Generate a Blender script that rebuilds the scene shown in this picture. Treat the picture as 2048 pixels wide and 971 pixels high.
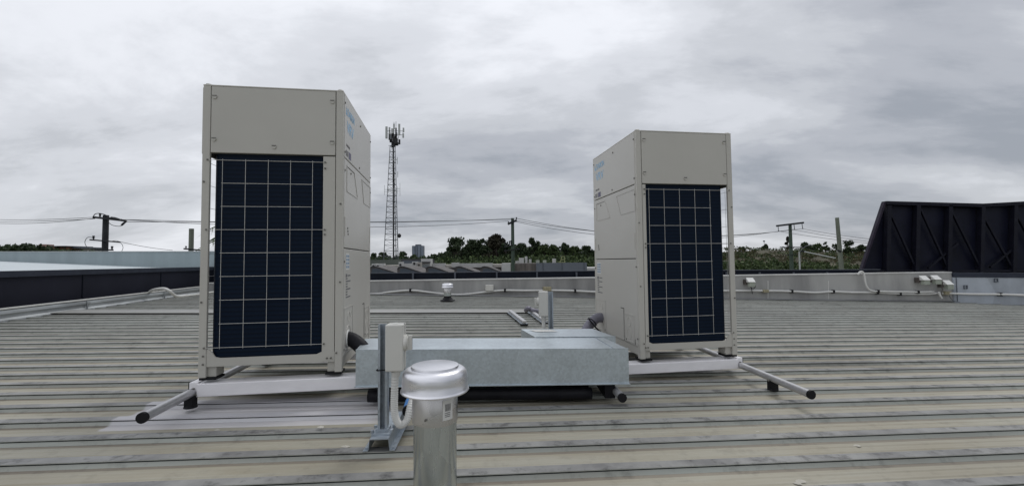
import bpy, math, random
from mathutils import Vector, Matrix, Euler, noise
random.seed(7)
for o in list(bpy.data.objects): bpy.data.objects.remove(o)
S = bpy.context.scene
C = S.collection
R = math.radians
# ------------------------------------------------------------------ camera
PITCH, ROLL, FPX = 0.0423, 0.0104, 866.5
cd = bpy.data.cameras.new('camera'); cam = bpy.data.objects.new('camera', cd); C.objects.link(cam)
cd.sensor_width = 36; cd.lens = FPX/2048*36; cd.clip_start = 0.05; cd.clip_end = 9000
CM = Matrix.Rotation(R(90)+PITCH, 4, 'X') @ Matrix.Rotation(-ROLL, 4, 'Z')
cam.matrix_world = CM
S.camera = cam
# ------------------------------------------------------------------ world / sun / exposure
SUN_EL, SUN_AZ = R(58), R(35)
w = bpy.data.worlds.new('World'); S.world = w; w.use_nodes = True
nt = w.node_tree; N = nt.nodes; L = nt.links; N.clear()
def nd(t, **k):
    n = N.new(t)
    for a, b in k.items(): setattr(n, a, b)
    return n
def mth(op, a, b=None, c=None):
    n = nd('ShaderNodeMath', operation=op)
    for i, v in enumerate((a, b, c)):
        if v is None: continue
        if isinstance(v, (int, float)): n.inputs[i].default_value = v
        else: L.new(v, n.inputs[i])
    return n.outputs[0]
tc = nd('ShaderNodeTexCoord'); sp = nd('ShaderNodeSeparateXYZ'); L.new(tc.outputs['Generated'], sp.inputs[0])
zc = mth('MAXIMUM', sp.outputs[2], 0.0)
den = mth('ADD', zc, 0.27)
cx = mth('DIVIDE', sp.outputs[0], den); cy = mth('DIVIDE', sp.outputs[1], den)
def cloudnoise(sx, sy, off, detail, rough, dist, rot=0.0):
    cb = nd('ShaderNodeCombineXYZ'); L.new(cx, cb.inputs[0]); L.new(cy, cb.inputs[1]); cb.inputs[2].default_value = off
    mp = nd('ShaderNodeMapping'); L.new(cb.outputs[0], mp.inputs[0]); mp.inputs['Scale'].default_value = (sx, sy, 1); mp.inputs['Rotation'].default_value = (0, 0, rot)
    n = nd('ShaderNodeTexNoise'); n.inputs['Scale'].default_value = 1; n.inputs['Detail'].default_value = detail
    n.inputs['Roughness'].default_value = rough; n.inputs['Distortion'].default_value = dist
    L.new(mp.outputs[0], n.inputs['Vector']); return n.outputs['Fac']
n1 = cloudnoise(.70, 1.0, 3.1, 10, .56, .3, .45)
n2 = cloudnoise(1.5, 3.0, 8.7, 9, .6, .35, .42)
n3 = cloudnoise(.28, .3, 15.2, 2, .4, 0)
v = mth('ADD', mth('MULTIPLY', n1, .60), mth('MULTIPLY', n2, .23))
v = mth('ADD', v, mth('MULTIPLY_ADD', n3, .35, -.047))
v = mth('ADD', v, mth('MULTIPLY', sp.outputs[0], -.085))        # the cloud deck is thinner to the left
v = mth('ADD', v, mth('MULTIPLY', mth('MINIMUM', zc, .5), .12))
rp = nd('ShaderNodeValToRGB'); L.new(v, rp.inputs[0]); cr = rp.color_ramp; cr.interpolation = 'EASE'
cr.elements[0].position = .435; cr.elements[0].color = (.34, .365, .41, 1)
cr.elements[1].position = .675; cr.elements[1].color = (.83, .85, .90, 1)
for p, c in ((.505, (.46, .48, .525)), (.55, (.56, .58, .62)), (.60, (.67, .69, .735))):
    e = cr.elements.new(p); e.color = (*c, 1)
sky = nd('ShaderNodeTexSky', sky_type='NISHITA'); sky.sun_disc = False; sky.sun_elevation = SUN_EL; sky.sun_rotation = SUN_AZ
sc_ = nd('ShaderNodeMix', data_type='RGBA', blend_type='MULTIPLY'); sc_.inputs[0].default_value = 1
L.new(rp.outputs[0], sc_.inputs[6]); sc_.inputs[7].default_value = (10, 10, 10, 1)
up = mth('MULTIPLY_ADD', mth('POWER', zc, 2.0), .45, 1.0)      # overcast sky brightens overhead
scv = nd('ShaderNodeVectorMath', operation='SCALE'); L.new(sc_.outputs[2], scv.inputs[0]); L.new(up, scv.inputs['Scale'])
mx = nd('ShaderNodeMix', data_type='RGBA'); mx.inputs[0].default_value = .95; mx.clamp_factor = True
L.new(sky.outputs[0], mx.inputs[6]); L.new(scv.outputs[0], mx.inputs[7])
bg = nd('ShaderNodeBackground'); bg.inputs[1].default_value = .1; L.new(mx.outputs[2], bg.inputs[0])
wo = nd('ShaderNodeOutputWorld'); L.new(bg.outputs[0], wo.inputs[0])
sl = bpy.data.lights.new('sun', 'SUN'); sl.energy = .95; sl.angle = R(22); sl.color = (1, .97, .92)
sun = bpy.data.objects.new('sun', sl); C.objects.link(sun)
sun.rotation_euler = (R(90)-SUN_EL, 0, -SUN_AZ+math.pi)
S.view_settings.view_transform = 'Standard'; S.view_settings.look = 'None'; S.view_settings.exposure = 0; S.view_settings.gamma = 1
S.render.resolution_x = 1024; S.render.resolution_y = 485
# ------------------------------------------------------------------ helpers
def at(px, py, Y):
    X = (px-1024)/FPX; Z = (485.5-py)/FPX
    d = CM.to_3x3() @ Vector((X, Z, -1)); return d*(Y/d.y)
def roofz(x): return -0.85-0.0214*x
def roof_at(px, py, dz=0.0):
    d = at(px, py, 1.0); t = (-0.85+dz)/(d.z+0.0214*d.x); return d*t
def col(h):
    h = h.lstrip('#'); return tuple(((int(h[i:i+2], 16)/255+.055)/1.055)**2.4 if int(h[i:i+2], 16) > 10 else int(h[i:i+2], 16)/255/12.92 for i in (0, 2, 4))
def mat(name, c, rough=.6, metal=0.0, var=.12, scale=6.0, bump=0.0, bscale=80.0, stretch=(1, 1, 1), c2=None, spec=.5, ramp=(.35, .7), detail=6):
    m = bpy.data.materials.new(name); m.use_nodes = True; t = m.node_tree; n = t.nodes; l = t.links
    b = n['Principled BSDF']; b.inputs['Roughness'].default_value = rough; b.inputs['Metallic'].default_value = metal
    b.inputs['Specular IOR Level'].default_value = spec
    tcn = n.new('ShaderNodeTexCoord'); mp = n.new('ShaderNodeMapping'); l.new(tcn.outputs['Object'], mp.inputs[0]); mp.inputs['Scale'].default_value = stretch
    nz = n.new('ShaderNodeTexNoise'); nz.inputs['Scale'].default_value = scale; nz.inputs['Detail'].default_value = detail; nz.inputs['Roughness'].default_value = .6
    l.new(mp.outputs[0], nz.inputs['Vector'])
    r = n.new('ShaderNodeValToRGB'); l.new(nz.outputs['Fac'], r.inputs[0])
    a = c2 if c2 else tuple(x*(1-var) for x in c); z = c if c2 else tuple(min(1, x*(1+var)) for x in c)
    r.color_ramp.elements[0].position = ramp[0]; r.color_ramp.elements[1].position = ramp[1]
    r.color_ramp.elements[0].color = (*a, 1); r.color_ramp.elements[1].color = (*z, 1)
    l.new(r.outputs[0], b.inputs['Base Color'])
    rr = n.new('ShaderNodeMapRange'); l.new(nz.outputs['Fac'], rr.inputs[0]); rr.inputs[3].default_value = min(1, rough+.08); rr.inputs[4].default_value = max(.02, rough-.08)
    l.new(rr.outputs[0], b.inputs['Roughness'])
    if bump:
        nb = n.new('ShaderNodeTexNoise'); nb.inputs['Scale'].default_value = bscale; nb.inputs['Detail'].default_value = 3; l.new(mp.outputs[0], nb.inputs['Vector'])
        bp = n.new('ShaderNodeBump'); bp.inputs['Strength'].default_value = bump; bp.inputs['Distance'].default_value = .01
        l.new(nb.outputs['Fac'], bp.inputs['Height']); l.new(bp.outputs[0], b.inputs['Normal'])
    return m
class MB:
    def __init__(s): s.v = []; s.f = []; s.m = []; s.mi = 0
    def add(s, vs, fs):
        o = len(s.v); s.v += [tuple(v) for v in vs]; s.f += [tuple(i+o for i in f) for f in fs]; s.m += [s.mi]*len(fs); return s
    def box(s, c, d, M=None):
        x, y, z = (k/2 for k in d); vs = [Vector((a*x, b*y, e*z)) for e in (-1, 1) for b in (-1, 1) for a in (-1, 1)]
        if M is not None: vs = [M @ v for v in vs]
        vs = [v+Vector(c) for v in vs]
        return s.add(vs, [(0, 2, 3, 1), (4, 5, 7, 6), (0, 1, 5, 4), (2, 6, 7, 3), (0, 4, 6, 2), (1, 3, 7, 5)])
    def b2(s, x0, x1, y0, y1, z0, z1): return s.box(((x0+x1)/2, (y0+y1)/2, (z0+z1)/2), (abs(x1-x0), abs(y1-y0), abs(z1-z0)))
    def prism(s, poly, z0, z1):                       # poly in xy; z0/z1 floats or per-vertex lists
        n = len(poly); za = z0 if isinstance(z0, (list, tuple)) else [z0]*n; zb = z1 if isinstance(z1, (list, tuple)) else [z1]*n
        vs = [(p[0], p[1], a) for p, a in zip(poly, za)]+[(p[0], p[1], b) for p, b in zip(poly, zb)]
        return s.add(vs, [tuple(range(n-1, -1, -1)), tuple(range(n, 2*n))]+[(i, (i+1) % n, n+(i+1) % n, n+i) for i in range(n)])
    def bar(s, p0, p1, wd, ht, upv=(0, 0, 1)):        # rectangular bar between two points
        p0 = Vector(p0); p1 = Vector(p1); d = (p1-p0).normalized(); u = Vector(upv); sd = d.cross(u)
        if sd.length < 1e-4: sd = d.cross(Vector((1, 0, 0)))
        sd.normalize(); u = sd.cross(d).normalized()
        vs = [p+sd*(a*wd/2)+u*(b*ht/2) for p in (p0, p1) for a, b in ((-1, -1), (1, -1), (1, 1), (-1, 1))]
        return s.add(vs, [(3, 2, 1, 0), (4, 5, 6, 7), (0, 1, 5, 4), (1, 2, 6, 5), (2, 3, 7, 6), (3, 0, 4, 7)])
    def tube(s, pts, r, seg=8, caps=True):
        pts = [Vector(p) for p in pts]; n = len(pts); rs = r if isinstance(r, (list, tuple)) else [r]*n
        vs = []; prev = None
        for i, p in enumerate(pts):
            d = (pts[min(i+1, n-1)]-pts[max(i-1, 0)]).normalized()
            if prev is None: prev = d.orthogonal().normalized()
            a = (prev-d*prev.dot(d))
            a = a.normalized() if a.length > 1e-6 else d.orthogonal().normalized()
            prev = a; b = d.cross(a)
            vs += [p+(a*math.cos(2*math.pi*k/seg)+b*math.sin(2*math.pi*k/seg))*rs[i] for k in range(seg)]
        fs = [(i*seg+k, i*seg+(k+1) % seg, (i+1)*seg+(k+1) % seg, (i+1)*seg+k) for i in range(n-1) for k in range(seg)]
        if caps: fs += [tuple(range(seg-1, -1, -1)), tuple((n-1)*seg+k for k in range(seg))]
        return s.add(vs, fs)
    def lathe(s, prof, c=(0, 0, 0), seg=32):
        vs = [(c[0]+r*math.cos(2*math.pi*k/seg), c[1]+r*math.sin(2*math.pi*k/seg), c[2]+z) for r, z in prof for k in range(seg)]
        n = len(prof); fs = [(i*seg+k, i*seg+(k+1) % seg, (i+1)*seg+(k+1) % seg, (i+1)*seg+k) for i in range(n-1) for k in range(seg)]
        return s.add(vs, fs)
    def ball(s, c, r, seg=8):
        rr = r if isinstance(r, (tuple, list)) else (r, r, r); vs = []; k2 = seg//2+1
        for i in range(k2+1):
            a = math.pi*i/k2
            for k in range(seg):
                b = 2*math.pi*k/seg; vs.append((c[0]+rr[0]*math.sin(a)*math.cos(b), c[1]+rr[1]*math.sin(a)*math.sin(b), c[2]-rr[2]*math.cos(a)))
        return s.add(vs, [(i*seg+k, i*seg+(k+1) % seg, (i+1)*seg+(k+1) % seg, (i+1)*seg+k) for i in range(k2) for k in range(seg)])
    def build(s, name, m, parent=None, smooth=False, bevel=0.0, loc=None):
        me = bpy.data.meshes.new(name); me.from_pydata(s.v, [], s.f)
        ms = m if isinstance(m, (list, tuple)) else [m]
        for q in ms: me.materials.append(q)
        for p, k in zip(me.polygons, s.m): p.material_index = k; p.use_smooth = smooth
        me.update()
        o = bpy.data.objects.new(name, me); C.objects.link(o)
        if parent: o.parent = parent
        if loc is not None:                            # vertices were given in world space: move the origin to loc
            lv = Vector(loc); me.transform(Matrix.Translation(-lv)); o.location = lv
        if bevel:
            b = o.modifiers.new('bevel', 'BEVEL'); b.width = bevel; b.segments = 2; b.limit_method = 'ANGLE'; b.angle_limit = R(40)
        return o
def sharp(o, ang=40):
    o.data.set_sharp_from_angle(angle=R(ang)); return o
def tag(o, label=None, cat=None, group=None, kind=None):
    if label: o['label'] = label
    if cat: o['category'] = cat
    if group: o['group'] = group
    if kind: o['kind'] = kind
    return o
def thing(name, label, cat, loc=(0, 0, 0), rz=0.0, group=None):
    o = bpy.data.objects.new(name, None); C.objects.link(o); o.empty_display_size = .2
    o.location = loc; o.rotation_euler = (0, 0, rz); return tag(o, label, cat, group)
def copy_tree(o, parent=None):
    c = o.copy(); C.objects.link(c); c.parent = parent
    for ch in list(o.children): copy_tree(ch, c)
    return c
def text_mesh(body, size, ext=.0004, align='LEFT'):
    cu = bpy.data.curves.new('lettering', 'FONT'); cu.body = body; cu.size = size; cu.extrude = ext; cu.align_x = align; cu.resolution_u = 3
    t = bpy.data.objects.new('lettering', cu); me = bpy.data.meshes.new_from_object(t); bpy.data.objects.remove(t); return me
def put_text(name, body, size, M, m, parent, sx=1.0):
    me = text_mesh(body, size); me.transform(M @ Matrix.Diagonal((sx, 1, 1, 1))); me.materials.clear(); me.materials.append(m)
    o = bpy.data.objects.new(name, me); C.objects.link(o); o.parent = parent; return o
def catenary(a, b, sag, n=24):
    a = Vector(a); b = Vector(b); return [a.lerp(b, i/n)-Vector((0, 0, 4*sag*(i/n)*(1-i/n))) for i in range(n+1)]
def smoothpts(pts, n=6):
    P = [Vector(p) for p in pts]; P = [P[0]*2-P[1]]+P+[P[-1]*2-P[-2]]; out = []
    for i in range(1, len(P)-2):
        for k in range(n):
            t = k/n; a, b, c, d = P[i-1:i+3]
            out.append(.5*((2*b)+(c-a)*t+(2*a-5*b+4*c-d)*t*t+(3*b-a-3*c+d)*t**3))
    out.append(P[-2]); return out
# ------------------------------------------------------------------ materials
M_ = {}
M_['cream'] = mat('cream_paint', (.46, .447, .405), .42, var=.03, scale=2.2, bump=.02, bscale=30)
M_['cream_front'] = mat('cream_panel_paint', (.465, .452, .418), .34, var=.03, scale=1.5, bump=.02, bscale=9)
M_['seam'] = mat('panel_seam', (.05, .05, .048), .8, var=.1)
M_['wire'] = mat('grille_wire', (.56, .55, .52), .5, var=.1)
M_['screw'] = mat('screw_zinc', (.16, .155, .14), .45, metal=.5, var=.2)
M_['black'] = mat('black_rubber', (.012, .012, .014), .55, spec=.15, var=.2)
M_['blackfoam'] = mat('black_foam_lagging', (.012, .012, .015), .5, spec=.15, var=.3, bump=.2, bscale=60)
M_['greyfoam'] = mat('grey_duct_tape', (.17, .165, .20), .45, metal=.2, var=.25, scale=14, bump=.4, bscale=40)
M_['white_al'] = mat('white_powder_coat', (.80, .785, .80), .4, var=.05, scale=7, bump=.02, stretch=(1, 1, 3))
M_['tube_al'] = mat('grey_aluminium_tube', (.50, .50, .51), .36, metal=.55, var=.10, scale=16)
M_['blue'] = mat('blue_tape', (.05, .2, .5), .4, var=.2, scale=40)
M_['conduit'] = mat('grey_white_conduit', (.58, .58, .56), .45, var=.06)
M_['iso'] = mat('isolator_plastic', (.56, .555, .52), .38, var=.03)
M_['navy'] = mat('navy_cladding', (.0125, .0135, .023), .6, spec=.15, var=.15, scale=1.5)
M_['navy_cap'] = mat('navy_capping', (.03, .035, .05), .5, spec=.15, var=.15)
M_['fence'] = mat('dark_slat_panel', (.006, .009, .017), .5, spec=.15, var=.2)
M_['fencepost'] = mat('dark_fence_post', (.07, .08, .10), .5, var=.2)
M_['palewall'] = mat('pale_blue_green_render', (.27, .325, .345), .75, var=.08, scale=1.3, stretch=(1, 1, .3))
M_['paleroof'] = mat('pale_metal_sheet', (.47, .52, .54), .5, var=.06, scale=2)
M_['logo_blue'] = mat('logo_blue', (.22, .45, .68), .5, var=.05)
M_['logo_purple'] = mat('label_purple', (.10, .095, .16), .5, var=.3, scale=60)
M_['label_grey'] = mat('label_print', (.14, .14, .15), .6, var=.4, scale=90)
M_['label_white'] = mat('label_paper', (.62, .62, .60), .5, var=.05)
M_['pole_green'] = mat('treated_pole', (.05, .075, .055), .8, var=.3, scale=3, stretch=(1, 1, .2))
M_['pole_dark'] = mat('dark_pole', (.018, .02, .024), .8, var=.3, scale=3)
M_['pole_pale'] = mat('weathered_pole', (.15, .165, .13), .85, var=.25, scale=3, stretch=(1, 1, .2))
M_['cable'] = mat('power_cable_black', (.03, .03, .035), .6)
M_['steel'] = mat('tower_steel', (.13, .14, .15), .5, metal=.3, var=.15)
M_['steel_dark'] = mat('tower_feeder_cable', (.012, .012, .014), .6)
M_['antenna'] = mat('antenna_radome', (.42, .44, .43), .5, var=.08)
def galv(name, base, rough, vs, amt=.25, metal=.75, brushed=None):
    m = bpy.data.materials.new(name); m.use_nodes = True; t = m.node_tree; n = t.nodes; l = t.links; b = n['Principled BSDF']
    b.inputs['Metallic'].default_value = metal
    tcn = n.new('ShaderNodeTexCoord'); mp = n.new('ShaderNodeMapping'); l.new(tcn.outputs['Object'], mp.inputs[0])
    if brushed: mp.inputs['Scale'].default_value = brushed
    vo = n.new('ShaderNodeTexVoronoi'); vo.inputs['Scale'].default_value = vs; l.new(mp.outputs[0], vo.inputs['Vector'])
    nz = n.new('ShaderNodeTexNoise'); nz.inputs['Scale'].default_value = 5; nz.inputs['Detail'].default_value = 5; l.new(mp.outputs[0], nz.inputs['Vector'])
    bw = n.new('ShaderNodeRGBToBW'); l.new(vo.outputs['Color'], bw.inputs[0])
    ad = n.new('ShaderNodeMath'); ad.operation = 'MULTIPLY_ADD'; l.new(bw.outputs[0], ad.inputs[0]); ad.inputs[1].default_value = .5; l.new(nz.outputs['Fac'], ad.inputs[2])
    r = n.new('ShaderNodeValToRGB'); l.new(ad.outputs[0], r.inputs[0]); r.color_ramp.elements[0].position = .35; r.color_ramp.elements[1].position = 1
    r.color_ramp.elements[0].color = (*[x*(1-amt) for x in base], 1); r.color_ramp.elements[1].color = (*[min(1, x*(1+amt)) for x in base], 1)
    l.new(r.outputs[0], b.inputs['Base Color'])
    rr = n.new('ShaderNodeMapRange'); l.new(ad.outputs[0], rr.inputs[0]); rr.inputs[1].default_value = .2; rr.inputs[2].default_value = 1.1
    rr.inputs[3].default_value = rough-.07; rr.inputs[4].default_value = rough+.09; l.new(rr.outputs[0], b.inputs['Roughness'])
    bp = n.new('ShaderNodeBump'); bp.inputs['Strength'].default_value = .12; bp.inputs['Distance'].default_value = .02; n2_ = n.new('ShaderNodeTexNoise'); n2_.inputs['Scale'].default_value = 3.5
    l.new(mp.outputs[0], n2_.inputs['Vector']); l.new(n2_.outputs['Fac'], bp.inputs['Height']); l.new(bp.outputs[0], b.inputs['Normal'])
    return m
M_['galv'] = galv('galvanised_sheet', (.49, .545, .58), .36, 80, .14)
M_['galvpipe'] = galv('galvanised_pipe', (.43, .46, .46), .22, 40, .22, .92, (1, 1, .25))
M_['strut'] = galv('galvanised_strut', (.36, .40, .44), .45, 60, .2)
M_['spun'] = galv('spun_aluminium', (.76, .76, .79), .29, 12, .04, .95, (1, 1, 6))
M_['collar'] = galv('mill_aluminium', (.52, .51, .50), .26, 14, .12, .9)
# roof materials share one texture recipe: position along and across the ribs, dirt, a pale wiped patch
def roofmat(name, c, dirt, damt, rough=.58, metal=.0, stretch=(1.0, 7.0, 1.0), spots=.35):
    m = bpy.data.materials.new(name); m.use_nodes = True; t = m.node_tree; n = t.nodes; l = t.links; b = n['Principled BSDF']
    b.inputs['Metallic'].default_value = metal; b.inputs['Roughness'].default_value = rough
    tcn = n.new('ShaderNodeTexCoord'); mp = n.new('ShaderNodeMapping'); mp.inputs['Rotation'].default_value = (0, 0, -.108); l.new(tcn.outputs['Object'], mp.inputs[0])
    m2 = n.new('ShaderNodeMapping'); m2.inputs['Scale'].default_value = stretch; l.new(mp.outputs[0], m2.inputs[0])
    a = n.new('ShaderNodeTexNoise'); a.inputs['Scale'].default_value = 1.7; a.inputs['Detail'].default_value = 8; a.inputs['Roughness'].default_value = .62; l.new(m2.outputs[0], a.inputs['Vector'])
    r = n.new('ShaderNodeValToRGB'); l.new(a.outputs['Fac'], r.inputs[0]); r.color_ramp.elements[0].position = .38; r.color_ramp.elements[1].position = .66
    r.color_ramp.elements[0].color = (0, 0, 0, 1); r.color_ramp.elements[1].color = (1, 1, 1, 1)
    mx1 = n.new('ShaderNodeMix'); mx1.data_type = 'RGBA'; mx1.inputs[6].default_value = (*c, 1); mx1.inputs[7].default_value = (*dirt, 1)
    sc = n.new('ShaderNodeMath'); sc.operation = 'MULTIPLY'; sc.inputs[1].default_value = damt; l.new(r.outputs[0], sc.inputs[0]); l.new(sc.outputs[0], mx1.inputs[0])
    # dark blotches
    s2 = n.new('ShaderNodeTexNoise'); s2.inputs['Scale'].default_value = 11; s2.inputs['Detail'].default_value = 5; s2.inputs['Roughness'].default_value = .7; l.new(mp.outputs[0], s2.inputs['Vector'])
    r2 = n.new('ShaderNodeValToRGB'); l.new(s2.outputs['Fac'], r2.inputs[0]); r2.color_ramp.elements[0].position = .53; r2.color_ramp.elements[1].position = .68
    r2.color_ramp.elements[0].color = (1, 1, 1, 1); r2.color_ramp.elements[1].color = (1-spots, 1-spots, 1-spots, 1)
    mu = n.new('ShaderNodeMix'); mu.data_type = 'RGBA'; mu.blend_type = 'MULTIPLY'; mu.inputs[0].default_value = 1; l.new(mx1.outputs[2], mu.inputs[6]); l.new(r2.outputs[0], mu.inputs[7])
    # broad tonal patches over metres
    s3 = n.new('ShaderNodeTexNoise'); s3.inputs['Scale'].default_value = .55; s3.inputs['Detail'].default_value = 4; l.new(mp.outputs[0], s3.inputs['Vector'])
    r3 = n.new('ShaderNodeMapRange'); l.new(s3.outputs['Fac'], r3.inputs[0]); r3.inputs[1].default_value = .3; r3.inputs[2].default_value = .7; r3.inputs[3].default_value = .85; r3.inputs[4].default_value = 1.12
    vs = n.new('ShaderNodeVectorMath'); vs.operation = 'SCALE'; l.new(mu.outputs[2], vs.inputs[0]); l.new(r3.outputs[0], vs.inputs['Scale'])
    # wiped, paler patch of sheet under the left unit (x along, y across)
    sx = n.new('ShaderNodeSeparateXYZ'); l.new(mp.outputs[0], sx.inputs[0])
    def step(src, lo, hi):
        q = n.new('ShaderNodeMapRange'); q.interpolation_type = 'SMOOTHSTEP'; l.new(src, q.inputs[0]); q.inputs[1].default_value = lo; q.inputs[2].default_value = hi; return q.outputs[0]
    def mul(p, q):
        k = n.new('ShaderNodeMath'); k.operation = 'MULTIPLY'; l.new(p, k.inputs[0]); l.new(q, k.inputs[1]); return k.outputs[0]
    msk = mul(mul(step(sx.outputs[0], -1.80, -1.78), step(sx.outputs[0], -.35, -.55)), mul(step(sx.outputs[1], 2.355, 2.362), step(sx.outputs[1], 2.9, 2.75)))
    # old water stain on the sheets right of the right unit
    st = n.new('ShaderNodeVectorMath'); st.operation = 'SUBTRACT'; l.new(mp.outputs[0], st.inputs[0]); st.inputs[1].default_value = (3.0, 3.42, 0)
    st2 = n.new('ShaderNodeVectorMath'); st2.operation = 'MULTIPLY'; l.new(st.outputs[0], st2.inputs[0]); st2.inputs[1].default_value = (1.1, 4.0, 0)
    st3 = n.new('ShaderNodeVectorMath'); st3.operation = 'LENGTH'; l.new(st2.outputs[0], st3.inputs[0])
    st4 = n.new('ShaderNodeMath'); st4.operation = 'MULTIPLY_ADD'; l.new(s2.outputs['Fac'], st4.inputs[0]); st4.inputs[1].default_value = -2.2; l.new(st3.outputs['Value'], st4.inputs[2])
    st5 = n.new('ShaderNodeMapRange'); l.new(st4.outputs[0], st5.inputs[0]); st5.inputs[1].default_value = -.8; st5.inputs[2].default_value = .3; st5.inputs[3].default_value = .62; st5.inputs[4].default_value = 1
    vs2 = n.new('ShaderNodeVectorMath'); vs2.operation = 'SCALE'; l.new(vs.outputs[0], vs2.inputs[0]); l.new(st5.outputs[0], vs2.inputs['Scale']); vs = vs2
    k9 = n.new('ShaderNodeMath'); k9.operation = 'MULTIPLY'; k9.inputs[1].default_value = .7; l.new(msk, k9.inputs[0])
    mp3 = n.new('ShaderNodeMix'); mp3.data_type = 'RGBA'; l.new(k9.outputs[0], mp3.inputs[0]); l.new(vs.outputs[0], mp3.inputs[6]); mp3.inputs[7].default_value = (.56, .55, .58, 1)
    l.new(mp3.outputs[2], b.inputs['Base Color'])
    bp = n.new('ShaderNodeBump'); bp.inputs['Strength'].default_value = .15; bp.inputs['Distance'].default_value = .004; l.new(s2.outputs['Fac'], bp.inputs['Height']); l.new(bp.outputs[0], b.inputs['Normal'])
    return m
M_['pan'] = roofmat('roof_pan_dirt', (.355, .338, .275), (.30, .27, .20), .8, spots=.15)
M_['ribtop'] = roofmat('roof_rib_top', (.285, .285, .275), (.14, .14, .14), .9, spots=.62, stretch=(3, 3, 1))
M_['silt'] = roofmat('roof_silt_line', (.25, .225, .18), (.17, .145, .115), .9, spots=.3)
M_['ribface'] = roofmat('roof_rib_face', (.34, .358, .325), (.28, .28, .245), .7, spots=.25)
M_['groove'] = mat('roof_groove', (.02, .025, .032), .8)
# ------------------------------------------------------------------ the roof
LW0 = roof_at(0, 646); LW1 = roof_at(400, 588)          # foot of the left upstand
ldir = (LW1-LW0).normalized(); LWa = LW0-ldir*8.0
FW = [Vector((-7.45, 10.45, 0)), Vector((10.2, 10.08, 0)), Vector((13.2, 8.2, 0))]
def left_x(y): return LWa.x+(LW1.x-LWa.x)*(y-LWa.y)/(LW1.y-LWa.y)
def far_y(x):
    a, b = (FW[0], FW[1]) if x < FW[1].x else (FW[1], FW[2])
    return a.y+(b.y-a.y)*(x-a.x)/(b.x-a.x)
PER, C0, SLP = .2412, 1.972, .108
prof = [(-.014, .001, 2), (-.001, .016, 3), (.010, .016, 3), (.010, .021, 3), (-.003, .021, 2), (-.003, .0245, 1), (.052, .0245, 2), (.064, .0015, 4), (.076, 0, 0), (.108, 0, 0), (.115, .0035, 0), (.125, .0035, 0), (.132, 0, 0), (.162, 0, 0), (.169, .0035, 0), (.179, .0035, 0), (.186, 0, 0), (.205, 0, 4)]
rb = MB()
for k in range(-14, 47):
    c = C0+k*PER
    xl = (left_x(c-.4)) - .1
    # end against far wall
    xs = [xl]; x = -7.0
    def yy(x): return c+SLP*x
    if yy(xl) > far_y(xl)+.15: continue
    xe = 13.0
    x = xl
    while x < 13.0 and yy(x) < far_y(x)+.12: x += .02
    xe = x
    n = max(1, int((xe-xl)/2.5)); pts = []
    for i in range(n+1):
        x = xl+(xe-xl)*i/n; row = []
        flat = (k == 21 and x < .75)
        wob = .0025*noise.noise(Vector((x*.9, k*3.1, 0)))
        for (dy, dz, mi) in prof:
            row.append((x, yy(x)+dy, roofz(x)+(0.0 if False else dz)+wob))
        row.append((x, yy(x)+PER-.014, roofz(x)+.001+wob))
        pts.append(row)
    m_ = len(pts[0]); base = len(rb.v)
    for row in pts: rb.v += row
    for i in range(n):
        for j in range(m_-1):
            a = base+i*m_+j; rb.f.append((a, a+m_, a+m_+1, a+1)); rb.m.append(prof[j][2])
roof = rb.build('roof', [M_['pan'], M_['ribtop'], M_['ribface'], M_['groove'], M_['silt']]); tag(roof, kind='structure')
fl = MB()                                              # pale lap strip across the sheets further back
def rp(x, c, dz): return Vector((x, c+SLP*x, roofz(x)+dz))
cs = C0+21*PER
fl.add([rp(-7.2, cs-.10, .040), rp(.62, cs-.10, .040), rp(.62, cs+.30, .042), rp(-7.2, cs+.30, .042),
        rp(-7.2, cs-.10, .036), rp(.62, cs-.10, .036), rp(.62, cs+.30, .038), rp(-7.2, cs+.30, .038)],
       [(0, 1, 2, 3), (7, 6, 5, 4), (0, 4, 5, 1), (1, 5, 6, 2), (2, 6, 7, 3), (3, 7, 4, 0)])
M_['lap'] = roofmat('lap_strip', (.27, .275, .27), (.23, .22, .19), .6, spots=.15)
tag(fl.build('roof_lap_strip', M_['lap']), kind='structure')
# ground far below, hills
gm = mat('ground_mix', (.07, .08, .05), .95, var=.4, scale=.02)
g = MB(); g.add([(-6000, -3000, -7), (6000, -3000, -7), (6000, 6000, -7), (-6000, 6000, -7)], [(0, 1, 2, 3)])
tag(g.build('ground', gm), kind='structure')
# building mass under the roof so that it stands on the ground
bm_ = MB(); bm_.prism([(left_x(-1.5)-.1, -1.5), (13.2, -1.5), (13.2, 8.2), (10.2, 10.2), (-7.4, 10.5)], -7, [-.75, -1.2, -1.2, -1.12, -.75])
tag(bm_.build('building_block', mat('building_render', (.3, .3, .3), .8)), 'grey wall block of the building carrying the ribbed roof', 'building')
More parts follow.
